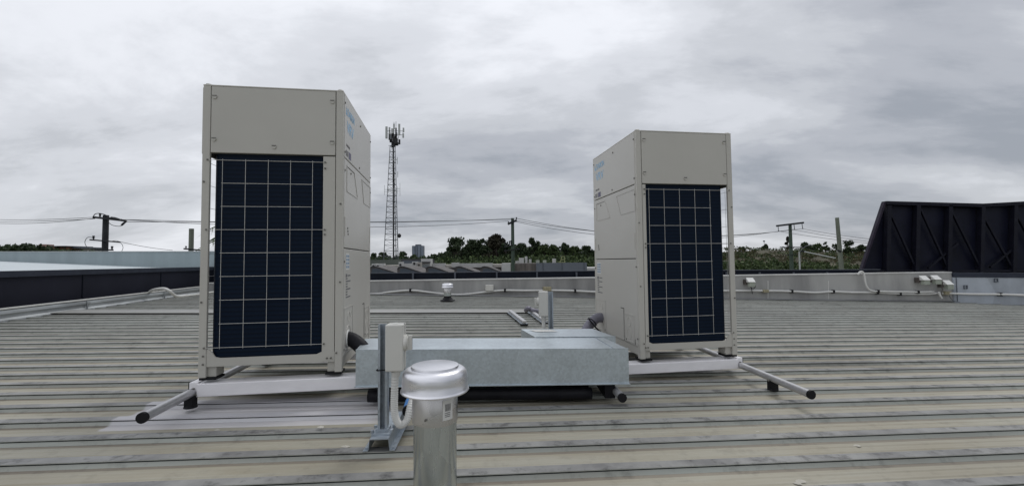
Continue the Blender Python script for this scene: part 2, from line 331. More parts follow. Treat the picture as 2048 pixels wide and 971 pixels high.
# ------------------------------------------------------------------ left upstand + navy neighbour wall
conc = mat('weathered_concrete', (.37, .37, .36), .8, var=.2, scale=1.1, c2=(.17, .17, .17), stretch=(1, 1, .22), bump=.15, bscale=25, ramp=(.3, .62))
def wallstrip(mb, pts, thick_dir, th, zb, zt):
    """pts xy polyline, zb/zt lists"""
    n = len(pts); td = Vector(thick_dir)*th
    for i in range(n-1):
        a, b = Vector((*pts[i][:2], 0)), Vector((*pts[i+1][:2], 0)); a2, b2 = a+td, b+td
        vs = [(a.x, a.y, zb[i]), (b.x, b.y, zb[i+1]), (b2.x, b2.y, zb[i+1]), (a2.x, a2.y, zb[i]), (a.x, a.y, zt[i]), (b.x, b.y, zt[i+1]), (b2.x, b2.y, zt[i+1]), (a2.x, a2.y, zt[i])]
        fs = [(0, 1, 5, 4), (2, 3, 7, 6), (4, 5, 6, 7), (3, 2, 1, 0)]
        if i == 0: fs.append((3, 0, 4, 7))
        if i == n-2: fs.append((1, 2, 6, 5))
        mb.add(vs, fs)
    return mb
ln = Vector((-ldir.y, ldir.x, 0)).normalized()
if ln.x > 0: ln = -ln
ups = thing('gutter_upstand', 'low grey corrugated metal upstand running along the left roof edge', 'upstand', (LW0.x, LW0.y, roofz(LW0.x)))
u = MB(); H0 = .165
crs = [(0, -.01), (.004, .03), (.03, .055), (.03, .085), (.008, .11), (.012, .145), (.05, .165), (.09, .165), (.09, -.05)]
E0 = LWa; E1 = LW0+ldir*5.35
for e in (E0, E1):
    for dn, z in crs: u.v.append(tuple(Vector((e.x, e.y, roofz(e.x)+z))+ln*dn))
nn = len(crs)
for j in range(nn-1): u.f.append((j, j+nn, j+nn+1, j+1)); u.m.append(0)
up_m = galv('weathered_galvanised', (.36, .38, .39), .5, 6, .3, .55, (1, .3, 1))
o = u.build('corrugated_face', up_m, None, loc=ups.location); o.location = (0, 0, 0); o.parent = ups
u = MB(); u.bar(E0+Vector((0, 0, roofz(E0.x)+.172-E0.z))+ln*.06, E1+Vector((0, 0, roofz(E1.x)+.172-E1.z))+ln*.06, .09, .014)
o = u.build('top_cap', mat('pale_cap', (.56, .56, .54), .45, var=.1), None, loc=ups.location); o.location = (0, 0, 0); o.parent = ups
for t_ in (1.4, 3.4):
    u = MB(); p = LW0+ldir*t_; u.bar(Vector((p.x, p.y, roofz(p.x)))-ln*.004, Vector((p.x, p.y, roofz(p.x)+.155))+ln*.012, .012, .02); o = u.build('joint_strap', up_m, None, loc=ups.location); o.location = (0, 0, 0); o.parent = ups
nw = thing('neighbour_wall', 'dark navy clad wall rising behind the low metal upstand on the left', 'wall', (LW0.x, LW0.y, -7))
A = LW0+ln*.35-ldir*8; B = LW0+ln*.35+ldir*6.9
zA, zB = -.10, -.105
u = MB(); wallstrip(u, [A, B], ln, .25, [-7, -7], [zA, zB]); o = u.build('cladding', M_['navy'], None, loc=nw.location); o.location = (0, 0, 0); o.parent = nw
u = MB(); u.bar(Vector((A.x, A.y, zA+.0))+ln*.12, Vector((B.x, B.y, zB))+ln*.12, .30, .085); u_ = u.build('capping', M_['navy_cap'], None, loc=nw.location); u_.location = (0, 0, 0); u_.parent = nw
for t_ in (1.8, 3.9):
    u = MB(); p = LW0+ln*.348+ldir*t_; u.bar((p.x, p.y, -1.3), (p.x, p.y, -.145), .012, .016, (1, 0, 0)); o = u.build('panel_joint', M_['fence'], None, loc=nw.location); o.location = (0, 0, 0); o.parent = nw
# pale roof plane + pale parapet behind
q0 = Vector((A.x, A.y, zA+.0))+ln*.26; q1 = Vector((B.x, B.y, zB))+ln*.26
f0 = at(0, 522, 16); f1 = at(393, 537.3, 12.0); fd = f0-f1; f0e = f1+fd*2.2
nb = thing('neighbour_roof', 'pale blue metal roof sheet sloping up behind the navy wall', 'roof', (q0.x, q0.y, -7))
u = MB(); q1b = q0.lerp(q1, .985)
f1g = Vector((f1.x, f1.y, min(f1.z, zB)))
u.add([q0+Vector((-14, 0, .33)), q0, q1b, f1g, f0, f0e], [(0, 1, 2, 3, 4, 5)][:0])
def slab(mb, top, th):
    n = len(top); mb.add([tuple(v) for v in top]+[(v[0], v[1], v[2]-th) for v in top], [tuple(range(n)), tuple(range(2*n-1, n-1, -1))]+[(i, n+i, n+(i+1) % n, (i+1) % n) for i in range(n)])
u = MB(); slab(u, [q0, q1b, f1g, f0], .05); slab(u, [q0, f0, f0e, q0+Vector((-16, 6, .45))], .05)
o = u.build('roof_sheet', M_['paleroof'], None, loc=nb.location); o.location = (0, 0, 0); o.parent = nb
u = MB(); q9 = f1.lerp(f0, -.18)
u.prism([(q0.x, q0.y), (q1b.x, q1b.y), (f1.x, f1.y), (f0e.x, f0e.y)], -7, [-.2, -.2, -.25, -.1]); o = u.build('wall', M_['navy'], None, loc=nb.location); o.location = (0, 0, 0); o.parent = nb
pw = thing('pale_parapet', 'pale blue green parapet wall standing beyond the sloping metal sheet on the left', 'parapet', (f1.x, f1.y, -7))
t0 = at(0, 503.5, 16); t1 = at(400, 503, 11.95)
bb = f1+(f1-f0)*.35
tz = t1.z+(t1.z-t0.z)*.35
t0e = t0+(t0-t1)*1.2
u = MB(); wallstrip(u, [(f0e.x, f0e.y), (f0.x, f0.y), (f1.x, f1.y), (bb.x, bb.y)], (-.2, .98, 0), .25, [-7]*4, [t0e.z, t0.z, t1.z, tz]); o = u.build('wall', M_['palewall'], None, loc=pw.location); o.location = (0, 0, 0); o.parent = pw
u = MB(); wallstrip(u, [(f0e.x, f0e.y-.02), (f0.x, f0.y-.02), (f1.x, f1.y-.02), (bb.x, bb.y-.02)], (-.2, .98, 0), .29, [t0e.z, t0.z, t1.z, tz], [t0e.z+.02, t0.z+.02, t1.z+.02, tz+.02]); o = u.build('capping', mat('pale_capping', (.44, .46, .46), .5), None, loc=pw.location); o.location = (0, 0, 0); o.parent = pw
# ------------------------------------------------------------------ far parapet
def sub(mb, name, m, par, **k):
    o = mb.build(name, m, None, loc=par.location, **k); o.location = (0, 0, 0); o.parent = par; return o
def wx(px):                                             # point on the front face of the far wall under photo column px
    d = at(px, 560, 1.0); a, b = (FW[0], FW[1]) if d.x < FW[1].x/FW[1].y else (FW[1], FW[2])
    s = (b.y-a.y)/(b.x-a.x); Y = (a.y-s*a.x)/(1-s*d.x); return Y
def wall_at(px, py, off=.0): p = at(px, py, wx(px)-off); return p
par = thing('concrete_parapet', 'long weathered grey concrete parapet closing the far side of the ribbed roof', 'parapet', (0, 10.3, -7))
W0, W1, W2 = wall_at(740, 563), wall_at(1473, 552), wall_at(1903, 545.5)
P = [(-7.45, 10.45), (W0.x, W0.y), (W1.x, W1.y), (W2.x, W2.y)]
zt = [-.47, W0.z, W1.z, W2.z]
u = MB(); wallstrip(u, P, (0, 1, 0), .2, [-7]*4, zt); sub(u, 'wall', conc, par)
u = MB(); wallstrip(u, [(a, b-.012) for a, b in P], (0, 1, 0), .225, [z+.001 for z in zt], [z+.028 for z in zt]); sub(u, 'capping', mat('bleached_capping', (.46, .46, .45), .7, var=.15, scale=3), par)
for px in (1536, 1657):
    a = wall_at(px, 561, .004); b = wall_at(px, 598, .004); u = MB(); u.bar(a, b, .014, .006, (0, 1, 0)); sub(u, 'panel_joint', M_['conduit'], par)
u = MB()                                                # tin skirt flashing along the foot of the wall
u.add([(-7.3, 10.30, roofz(-7.3)+.055), (P[3][0], P[3][1]-.02, roofz(P[3][0])+.055), (P[3][0], P[3][1]-.06, roofz(P[3][0])+.04), (-7.3, 10.26, roofz(-7.3)+.04)], [(3, 2, 1, 0)])
sub(u, 'skirt_flashing', mat('skirt_tin', (.19, .195, .20), .6, var=.2, scale=2), par)
pr = thing('metal_clad_parapet', 'smooth blue grey metal parapet with navy capping at the right edge', 'parapet', (W2.x, W2.y, -7))
W3 = wall_at(2048, 546); we = FW[2]
P2 = [(W2.x, W2.y-.01), (FW[1].x, FW[1].y-.03), (we.x, we.y)]
u = MB(); wallstrip(u, P2, (0, 1, 0), .22, [-7]*3, [W2.z-.06, W2.z-.06, W3.z-.07]); sub(u, 'wall', galv('brushed_wall_sheet', (.33, .36, .40), .5, 2.2, .18, .35, (1, 1, .5)), pr)
u = MB(); wallstrip(u, [(a, b-.02) for a, b in P2], (0, 1, 0), .26, [W2.z-.095, W2.z-.095, W3.z-.10], [W2.z+.01, W2.z+.01, W3.z]); sub(u, 'capping', M_['navy_cap'], pr)
for px, py in ((1931, 573.5), (1992, 560)):
    u = MB(); c = wall_at(px, py, .035)
    for a_, b_, cc, dd in ((-.035, 0, .012, .08), (.035, 0, .012, .08), (0, .035, .08, .012), (0, -.035, .08, .012)): u.box((c.x+a_, c.y, c.z+b_), (cc, .02, dd))
    sub(u, 'fixing_plate', M_['fencepost'], pr)
u = MB(); u.bar(wall_at(1912.5, 555, .035), wall_at(1915, 602, .035), .012, .01, (0, 1, 0)); sub(u, 'panel_joint', M_['fencepost'], pr)
# dark fence behind the parapet
fn = thing('slat_fence', 'low dark navy fence with slim posts standing just behind the concrete parapet', 'fence', (0, 11, -1))
F0, F1, F2 = at(700, 546.5, 10.95), at(1190, 541, 10.85), at(1760, 538.5, 10.7)
u = MB(); wallstrip(u, [F0, F1, F2], (0, 1, 0), .03, [-1.2]*3, [F0.z, F1.z, F2.z]); sub(u, 'slat_panel', M_['fence'], fn)
u = MB()
for a_, b_ in ((F0, F1), (F1, F2)): u.bar(a_+Vector((0, .01, 0)), b_+Vector((0, .01, 0)), .05, .018)
sub(u, 'top_rail', M_['fencepost'], fn)
for px in (826, 910, 993.5, 1074, 1153, 1234, 1314, 1393, 1453, 1519, 1587, 1654, 1722):
    a = at(px, 543, 10.82-.0002*(px-1000)); u = MB(); u.b2(a.x-.02, a.x+.02, a.y-.02, a.y+.02, -1.2, a.z-.01); sub(u, 'post', M_['fencepost'], fn)
# ------------------------------------------------------------------ plant screen at the right
ps = thing('plant_screen', 'tall black clad plant screen with raking end and diagonal braces at the right', 'screen', (at(1765, 540, 11.2).x, 11.2, -1))
SY = 11.5
def sc(px, py, off=0.0): return at(px, py, SY-off)
u = MB()
o1 = [sc(1718, 549), sc(1766, 405), sc(1960, 410.5), sc(2048, 405), sc(2260, 395), sc(2260, 549)]
n_ = len(o1); vs = [tuple(p) for p in o1]+[(p.x, p.y+.06, p.z) for p in o1]
u.add(vs, [tuple(range(n_-1, -1, -1)), tuple(range(n_, 2*n_))]+[(i, (i+1) % n_, n_+(i+1) % n_, n_+i) for i in range(n_)])
scr_m = mat('black_screen_sheet', (.0085, .0095, .020), .45, spec=.15, var=.35, scale=1.2)
brc_m = mat('screen_brace', (.0088, .0092, .0165), .5, spec=.15, var=.25); brl_m = mat('screen_raking_edge', (.024, .019, .032), .5, spec=.15, var=.25)
sub(u, 'sheet', scr_m, ps)
u = MB(); u.bar(sc(1719, 549, .1), sc(1768, 405, .1), .05, .09, (0, 1, 0)); sub(u, 'raking_edge', brl_m, ps)
u = MB(); u.bar(sc(1768, 406, .08), sc(1960, 411, .08), .09, .16, (0, 1, 0)); u.bar(sc(1960, 411, .08), sc(2250, 395.5, .08), .09, .16, (0, 1, 0)); sub(u, 'top_rail', brc_m, ps)
u = MB(); u.bar(sc(1740, 541, .08), sc(2250, 541, .08), .05, .1, (0, 1, 0)); sub(u, 'bottom_rail', brc_m, ps)
for px in (1776, 1834, 1898, 1963, 2028, 2095, 2160):
    u = MB(); u.bar(sc(px-3, 545, .1), sc(px, 411, .1), .10, .12, (0, 1, 0)); sub(u, 'upright', brc_m, ps)
for a_, b_ in (((1779, 422), (1833, 541)), ((1841, 418), (1896, 538)), ((1903, 422), (1961, 538)), ((1960, 420), (2024, 536)), ((2028, 420), (2090, 536)),
               ((1856, 536), (1915, 486)), ((1980, 534), (2022, 500))):
    u = MB(); u.bar(sc(*a_, .10), sc(*b_, .10), .045, .05, (0, 1, 0)); sub(u, 'diagonal_brace', brc_m, ps)
# ------------------------------------------------------------------ air conditioning units
M_['coil'] = bpy.data.materials.new('coil_fins')
def coilmat():
    m = M_['coil']; m.use_nodes = True; t = m.node_tree; n = t.nodes; l = t.links; b = n['Principled BSDF']
    b.inputs['Roughness'].default_value = .55; b.inputs['Specular IOR Level'].default_value = .12
    tcn = n.new('ShaderNodeTexCoord'); sx = n.new('ShaderNodeSeparateXYZ'); l.new(tcn.outputs['Object'], sx.inputs[0])
    w1 = n.new('ShaderNodeMath'); w1.operation = 'MULTIPLY'; w1.inputs[1].default_value = 2*math.pi/.0254; l.new(sx.outputs[2], w1.inputs[0])
    s1 = n.new('ShaderNodeMath'); s1.operation = 'SINE'; l.new(w1.outputs[0], s1.inputs[0])
    nz = n.new('ShaderNodeTexNoise'); nz.inputs['Scale'].default_value = 4; l.new(tcn.outputs['Object'], nz.inputs['Vector'])
    mr = n.new('ShaderNodeMapRange'); l.new(s1.outputs[0], mr.inputs[0]); mr.inputs[1].default_value = .2; mr.inputs[2].default_value = .95
    mx_ = n.new('ShaderNodeMix'); mx_.data_type = 'RGBA'; l.new(mr.outputs[0], mx_.inputs[0]); mx_.inputs[6].default_value = (.0022, .0082, .021, 1); mx_.inputs[7].default_value = (.0012, .0050, .0135, 1)
    mm = n.new('ShaderNodeMix'); mm.data_type = 'RGBA'; mm.blend_type = 'MULTIPLY'; mm.inputs[0].default_value = .5; l.new(mx_.outputs[2], mm.inputs[6]); l.new(nz.outputs['Fac'], mm.inputs[7])
    l.new(mx_.outputs[2], b.inputs['Base Color'])
    bp = n.new('ShaderNodeBump'); bp.inputs['Strength'].default_value = .12; bp.inputs['Distance'].default_value = .002; l.new(s1.outputs[0], bp.inputs['Height']); l.new(bp.outputs[0], b.inputs['Normal'])
coilmat()
HX, HY, H = .3825, .465, 1.657
def ring_mb(mb, c, r, t, axis='x', seg=20, th=.003):
    pts = []
    for k in range(seg+1):
        a = 2*math.pi*k/seg
        pts.append((c[0], c[1]+r*math.cos(a), c[2]+r*math.sin(a)) if axis == 'x' else (c[0]+r*math.cos(a), c[1], c[2]+r*math.sin(a)))
    mb.tube(pts, t, 5, False)
def make_unit(label, loc, rz, colw, cin, vx):
    T = thing('air_conditioning_unit', label, 'air conditioner', loc, rz, 'outdoor air conditioning units on the roof')
    cr_, cf = M_['cream'], M_['cream_front']
    for sx in (-1, 1):
        for sy in (-1, 1):
            u = MB(); t = .0035; wd = .040                # folded corner post: two thin flanges
            x = sx*HX; y = sy*HY
            u.b2(x, x-sx*wd, y, y-sy*.02, 0, H); u.b2(x, x-sx*.02, y-sy*.02, y-sy*wd, 0, H)
            p = u.build('corner_post', cr_, T, bevel=.003)
            u = MB(); u.b2(x-sx*.021, x-sx*.085, y-sy*.021, y-sy*.11, .0, .064); u.build('foot', cr_, T, bevel=.003)
            u = MB(); u.b2(x-sx*.004, x-sx*.092, y-sy*.004, y-sy*.10, -.0135, -.001); u.build('rubber_pad', M_['black'], T)
    for sy in (-1, 1):
        y = sy*HY; xo = -HX+.0435; xi = HX-.0435
        u = MB(); u.b2(xo, xi, y-sy*.012, y+sy*.001, 1.268, H-.006)
        u.build('upper_side_panel', cr_, T, bevel=.003)
        u = MB(); u.b2(-HX+.03, HX-.03, y-sy*.018, y-sy*.0145, 1.2632, H-.004); u.build('seam_shadow', M_['seam'], T)
        u = MB(); u.lathe([(0, H+.012), (.016, H+.011), (.019, H+.006), (.019, H+.0)], (-HX+.020, sy*(HY-.020), 0), 14); u.build('post_cap', cr_, T, smooth=True)
        u = MB(); u.lathe([(0, H+.012), (.016, H+.011), (.019, H+.006), (.019, H+.0)], (HX-.020, sy*(HY-.020), 0), 14); u.build('post_cap', cr_, T, smooth=True)
        u = MB(); u.b2(HX-colw, xi, y-sy*.012, y-sy*.003, .064, 1.262); u.build('lower_side_panel', cr_, T, bevel=.002)
        # base rail with cut corner under the coil
        u = MB(); x0, x1 = -HX+.041, HX-.041; yy0, yy1 = y-sy*.004, y-sy*.012
        poly = [(x0, .060), (x1, .060), (x1, .118), (HX-colw-.003, .118), (HX-colw-.03, .106), (x0+.07, .106), (x0+.045, .112), (x0+.03, .135), (x0+.012, .155), (x0, .155)]
        n = len(poly); u.add([(a, yy0, b) for a, b in poly]+[(a, yy1, b) for a, b in poly], [tuple(range(n)) if sy < 0 else tuple(range(n-1, -1, -1)), tuple(range(2*n-1, n-1, -1)) if sy < 0 else tuple(range(n, 2*n))]+[((i, n+i, n+(i+1) % n, (i+1) % n)) for i in range(n)])
        u.build('base_rail', cr_, T)
        u = MB(); yw = y-sy*.001; z0 = .165; dz = .1325
        xa, xb = min(vx)-.004, max(vx)+.004
        for i in range(9):
            z = z0+i*dz; lng = i in (0, 5, 8)
            u.tube([((-HX+.028) if lng else xa, yw+sy*.004, z), ((HX-colw+.012) if lng else xb, yw+sy*.004, z)], .0013, 6)
        for x in vx: u.tube([(x, yw, z0-.008), (x, yw, z0+8*dz+.008)], .0012, 6)
        u.build('coil_guard', M_['wire'], T)
        # panel clips
        for (cx_, cz) in ((xo+.018, 1.59), (xi-.018, 1.59), (xo+.018, 1.345), (xi-.018, 1.345), (0.0, 1.31)):
            u = MB(); u.tube([(cx_, y+sy*.0008, cz), (cx_, y+sy*.006, cz)], .0125, 12); u.mi = 1; u.b2(cx_-.0115, cx_+.0115, y+sy*.0058, y+sy*.0075, cz+.002, cz+.0085); u.build('screw', [cr_, M_['screw']], T)
        for (cx_, cz) in ((-HX+.03, 1.226), (HX-colw+.012, 1.226), (HX-colw+.012, 1.19), (-HX+.03, .8275), (HX-colw+.012, .8275), (HX-colw+.012, .80), (-HX+.03, .165), (HX-colw+.012, .165), (-HX+.026, .12), (-HX+.026, .075), (HX-.03, .11), (HX-colw+.03, .082), (HX-.06, .082), (HX-.012, .98), (HX-.012, .52), (-HX+.012, 1.1), (-HX+.012, .42)):
            u = MB(); u.tube([(cx_, y-sy*.002, cz), (cx_, y+sy*.0055, cz)], .0052, 10); u.build('screw', M_['screw'], T)
    # outer side (-x)
    x = -HX; u = MB(); u.b2(x-.009, x+.004, -HY+.012, HY-.012, 1.262, H-.010); u.build('upper_side_panel', cr_, T, bevel=.003)
    u = MB(); u.b2(x+.004, x+.012, -HY+.041, HY-.041, .06, .11); u.build('base_rail', cr_, T)
    u = MB(); z0 = .165; dz = .1325
    for i in range(9): u.tube([(x-.003, -HY+.03, z0+i*dz), (x-.003, HY-.03, z0+i*dz)], .0013, 6)
    for k in range(7): yv = -.375+k*.125; u.tube([(x, yv, z0-.008), (x, yv, z0+8*dz+.008)], .0012, 6)
    u.build('coil_guard', M_['wire'], T)
    # coil: a U wrapped round three sides
    u = MB(); r = .045; xo = -HX+cin; yo = HY-.020; path = [(HX-colw+.03, -yo), (xo+r, -yo)]
    for k in range(1, 9): a = math.pi/2*k/8; path.append((xo+r-r*math.sin(a), -yo+r-r*math.cos(a)))
    path += [(px_, -py_) for px_, py_ in reversed(path)]
    inner = []
    for i, (px_, py_) in enumerate(path):
        a = Vector(path[max(0, i-1)]); b = Vector(path[min(len(path)-1, i+1)]); d = (b-a).normalized(); nrm = Vector((-d.y, d.x)); nrm = -nrm
        c = Vector((0, 0))-Vector((px_, py_)); nrm = nrm if nrm.dot(c) > 0 else -nrm; inner.append((px_+nrm.x*.04, py_+nrm.y*.04))
    n = len(path); zb, ztp = .104, 1.30
    vs = [(a, b, zb) for a, b in path]+[(a, b, zb) for a, b in inner]+[(a, b, ztp) for a, b in path]+[(a, b, ztp) for a, b in inner]
    fs = []
    for i in range(n-1): fs += [(i+1, i, 2*n+i, 2*n+i+1), (n+i, n+i+1, 3*n+i+1, 3*n+i), (i, i+1, n+i+1, n+i), (2*n+i+1, 2*n+i, 3*n+i, 3*n+i+1)]
    fs += [(0, n, 3*n, 2*n), (n-1, 3*n-1, 4*n-1, 2*n-1)]
    u.add(vs, fs); o = u.build('condenser_coil', M_['coil'], T, smooth=True); sharp(o)
    u = MB(); u.b2(-HX+.03, HX-.02, -HY+.02, HY-.02, .085, .103); u.build('drain_pan', cr_, T)
    u = MB(); u.b2(-HX+.016, HX-.02, -HY+.017, HY-.017, 1.29, 1.302); u.build('fan_deck', M_['fence'], T)
    # top
    u = MB(); u.b2(-HX-.001, HX+.001, -HY-.001, HY+.001, H-.005, H+.004); u.build('top_cover', cr_, T, bevel=.003)
    u = MB(); u.lathe([(.30, H+.003), (.30, H+.03), (.29, H+.036), (.28, H+.03), (.28, H+.006)], seg=36)
    for rr_ in (.06, .12, .18, .24): u.lathe([(rr_-.003, H+.028), (rr_, H+.031), (rr_+.003, H+.028)], seg=30)
    for k in range(8): a = k*math.pi/4; u.tube([(0, 0, H+.03), (.29*math.cos(a), .29*math.sin(a), H+.03)], .003, 5)
    u.build('fan_guard', M_['wire'], T)
    u = MB(); u.lathe([(0, H+.006), (.279, H+.0062)], seg=36); u.build('fan_well', M_['fence'], T)
    # front: three panels (+x)
    X = HX; ya = HY-.024
    for nm, z0, z1 in (('upper_front_panel', 1.268, H-.006), ('middle_front_panel', .723, 1.262), ('lower_front_panel', .085, .717)):
        u = MB(); u.b2(X-.012, X+.003, -ya, ya, z0, z1); u.build(nm, cf, T, bevel=.0035)
    u = MB(); u.b2(X-.016, X-.013, -ya-.001, ya+.001, .09, H-.007); u.build('seam_shadow', M_['seam'], T)
    u = MB(); u.b2(X-.03, X-.006, -HY+.041, HY-.041, .02, .083); u.build('front_base_rail', cr_, T, bevel=.002)
    xf = X+.003
    def ridge(name, pts, t=.0045, m=cf, closed=True):
        u = MB(); P_ = list(pts)+([pts[0]] if closed else [])
        for (a, b), (c, d) in zip(P_, P_[1:]): u.bar((xf+.0005, a, b), (xf+.0005, c, d), t*1.6, t, (1, 0, 0))
        u.build(name, m, T)
    # viewer's left edge is -y: s = distance from it
    def S_(s): return -HY+s
    ridge('pressed_outline', [(S_(.555), 1.230), (S_(.90), 1.232), (S_(.90), 1.072), (S_(.445+.0), 1.072)][0:3]+[(S_(.565+.07), 1.070), (S_(.555), 1.230)][:1], closed=True)
    ridge('service_hatch', [(S_(.09), 1.228), (S_(.30), 1.228), (S_(.41), 1.072), (S_(.09), 1.072)])
    u = MB(); u.b2(xf-.001, xf+.0015, S_(.10), S_(.30), 1.222, 1.2245); u.build('hatch_gap', M_['seam'], T)
    # screws
    for s, z in ((.035, 1.60), (.035, 1.30), (.90, 1.60), (.90, 1.31), (.50, 1.60), (.47, 1.295), (.04, 1.19), (.90, 1.19), (.20, 1.2), (.035, .64), (.90, .66), (.035, .12), (.90, .14), (.70, .105), (.25, .105)):
        u = MB(); u.tube([(xf-.001, S_(s), z), (xf+.004, S_(s), z)], .0065, 10); u.build('screw', M_['screw'], T)
    for s in (.045, .885):                              # lift handles: shallow slots
        u = MB(); u.b2(xf-.001, xf+.003, S_(s)-.006, S_(s)+.006, .79, .91); u.build('finger_pull', cr_, T, bevel=.002)
    u = MB()
    for k in range(3): u.box((xf+.001, S_(.12)+.006*k, .845-.018*k), (.002, .020, .011))
    u.build('maker_mark', M_['screw'], T)
    Mx = Matrix(((0, 0, 1, xf+.0006), (1, 0, 0, 0), (0, 1, 0, 0), (0, 0, 0, 1)))
    put_text('logo_lettering', 'DAIKIN', .072, Matrix.Translation((0, S_(.095), 1.540)) @ Mx, M_['logo_blue'], T, .85)
    u = MB(); u.add([(xf+.001, S_(.060), 1.538), (xf+.001, S_(.060), 1.592), (xf+.001, S_(.088), 1.538)], [(0, 2, 1)]); u.build('logo_triangle', M_['logo_blue'], T)
    put_text('logo_lettering', 'VRV', .105, Matrix.Translation((0, S_(.085), 1.435)) @ Mx, M_['logo_blue'], T, 1.0)
    put_text('series_lettering', 'INVERTER', .022, Matrix.Translation((0, S_(.07), 1.345)) @ Mx, M_['label_grey'], T, 1.0)
    u = MB(); u.b2(xf, xf+.001, S_(.135), S_(.20), 1.282, 1.325); u.build('refrigerant_label', M_['logo_purple'], T)
    u = MB()
    for k in range(3): u.b2(xf, xf+.001, S_(.06+.022*k), S_(.072+.022*k), 1.285, 1.32)
    u.build('refrigerant_symbols', M_['label_grey'], T)
    u = MB(); u.b2(xf, xf+.0008, S_(.075), S_(.17), .59, .69); u.mi = 1
    for k in range(4):
        for q in range(2): u.b2(xf+.0006, xf+.0014, S_(.082+.045*q), S_(.118+.045*q), .600+.022*k, .615+.022*k)
    u.build('warning_label', [M_['label_white'], mat('faded_blue_print', (.22, .30, .40), .6)], T)
    u = MB()
    for k in range(8): u.b2(xf+.0002, xf+.001, S_(.08), S_(.12 if k % 3 else .20), .42+.016*k, .428+.016*k)
    u.b2(xf+.0002, xf+.001, S_(.075), S_(.11), .545, .565); u.b2(xf+.0002, xf+.001, S_(.125), S_(.20), .55, .558)
    u.build('rating_plate', M_['label_grey'], T)
    # pressed connection plates with knock-outs, low down on both sides
    for s0, s1, z0, z1 in ((.04, .27, .10, .36), (.67, .84, .10, .30)):
        ridge('knockout_plate', [(S_(s0), z0), (S_(s1), z0), (S_(s1), z1), (S_(s0), z1)], .004)
        u = MB(); sm = (s0+s1)/2
        if s0 < .5: ring_mb(u, (xf, S_(.15), .185), .062, .003); ring_mb(u, (xf, S_(.16), .30), .03, .0025); ring_mb(u, (xf, S_(.22), .31), .018, .002)
        else: ring_mb(u, (xf, S_(sm), .245), .033, .0025); ring_mb(u, (xf, S_(sm), .155), .038, .0025)
        u.build('knockout_ring', cr_, T)
    u = MB(); u.b2(xf-.001, xf+.0012, S_(.655), S_(.664), .09, .335); u.b2(xf-.001, xf+.0012, S_(.60), S_(.664), .332, .338); u.build('panel_slot', M_['seam'], T)
    u = MB(); u.b2(xf-.001, xf+.0012, S_(.895), S_(.902), .10, .36) if False else u.b2(xf-.001, xf+.0012, S_(.855), S_(.86), .09, .13); u.build('panel_slot', M_['seam'], T)
    return T
def corner_to_centre(cx_, cy_, a, z):
    ex = Vector((math.cos(a), math.sin(a))); ey = Vector((-math.sin(a), math.cos(a))); c = Vector((cx_, cy_))+ex*HX+ey*HY; return (c.x, c.y, z)
LA, RA = .148, .152
LC = corner_to_centre(-1.756, 2.438, LA, -.631); RC = corner_to_centre(.912, 3.135, RA, -.710)
unitL = make_unit('larger looking cream unit on the left, nearest the camera, black pipe leaving its side', LC, LA, .112, .047, [-.275, -.153, -.031, .0905, .212])
unitR = make_unit('cream unit on the right with grey taped pipe, further from the camera', RC, RA+math.pi, .070, .064, [-.195, -.073, .049, .171, .290])
# ------------------------------------------------------------------ support frames
def make_frame(label, org, a, zb, u0, u1, yfs, yb, skew, group):
    T = thing('support_frame', label, 'frame', (org[0], org[1], zb-.095), a, group)
    z1 = .094; z0 = .008
    for v_ in (.05, .86):
        u = MB(); u.b2(u0-.02, u1+.02, v_-.06, v_+.05, z0, z1-.014); u.build('cross_beam', M_['white_al'], T, bevel=.005)
        for uu, sg in ((u0-.02, -1), (u1+.02, 1)):
            u = MB(); u.b2(uu, uu+sg*.045, v_-.045, v_+.045, z0-.004, z1-.008); u.mi = 1; u.b2(uu+sg*.045, uu+sg*.05, v_-.045, v_+.045, z0-.004, z1-.008); u.build('end_bracket', [M_['white_al'], M_['black']], T, bevel=.003)
            u = MB(); bx_ = uu+sg*.022; u.tube([(bx_, v_-.044, .05), (bx_, v_-.058, .05)], .008, 8); u.build('bolt', M_['screw'], T)
    for uu, yf in zip((u0, u1), yfs):
        uo = uu-.05 if uu == u0 else uu+.05
        kx = lambda y_: uo+skew*(y_-.05)
        TZ = .032
        tb = MB(); tb.tube([(kx(yf), yf, TZ), (kx(yb), yb, TZ)], .0225, 20); o = tb.build('leg_tube', M_['tube_al'], T, smooth=True); sharp(o)
        for yy_, dd in ((yf, -1), (yb, 1)): tb = MB(); tb.tube([(kx(yy_), yy_+dd*.012, TZ), (kx(yy_), yy_-dd*.004, TZ)], .0255, 16); o2 = tb.build('end_cap', M_['black'], o, smooth=True); sharp(o2)
        for yy_ in ((yf+.34 if skew else -.005), yb-.25):
            dz = roofz(org[0]+uu*math.cos(a)-yy_*math.sin(a))+.0245-(zb-.095)
            tb = MB(); tb.b2(kx(yy_)-.022, kx(yy_)+.022, yy_-.026, yy_+.026, dz+.008, TZ-.015); tb.lathe([(0, dz+.001), (.034, dz+.001), (.033, dz+.008), (.025, dz+.016), (0, dz+.016)], (kx(yy_), yy_, 0), 16)
            tb.mi = 1; tb.tube([(kx(yy_)-.034, yy_, TZ-.012), (kx(yy_)+.034, yy_, TZ-.012)], .007, 8)
            tb.build('rubber_foot', [M_['black'], M_['screw']], T, bevel=.003)
    return T
frL = make_frame('white beam and grey tube frame under the left unit', (-1.756, 2.438), LA, -.645, .02, 1.136, (-.385, -.51), 1.25, 0, 'frames under the air conditioners')
frR = make_frame('white beam and grey tube frame under the right unit', (.912, 3.135), RA, -.724, -.262, .742, (-.56, -.705), 1.3, .11, 'frames under the air conditioners')
tp = MB(); ce = Vector((0, 0)); tt = (1.17+.05, -.37)
p_ = frL.matrix_world
def L2W(T, p): return Matrix.Translation(T.location) @ Euler(T.rotation_euler).to_matrix().to_4x4() @ Vector(p)
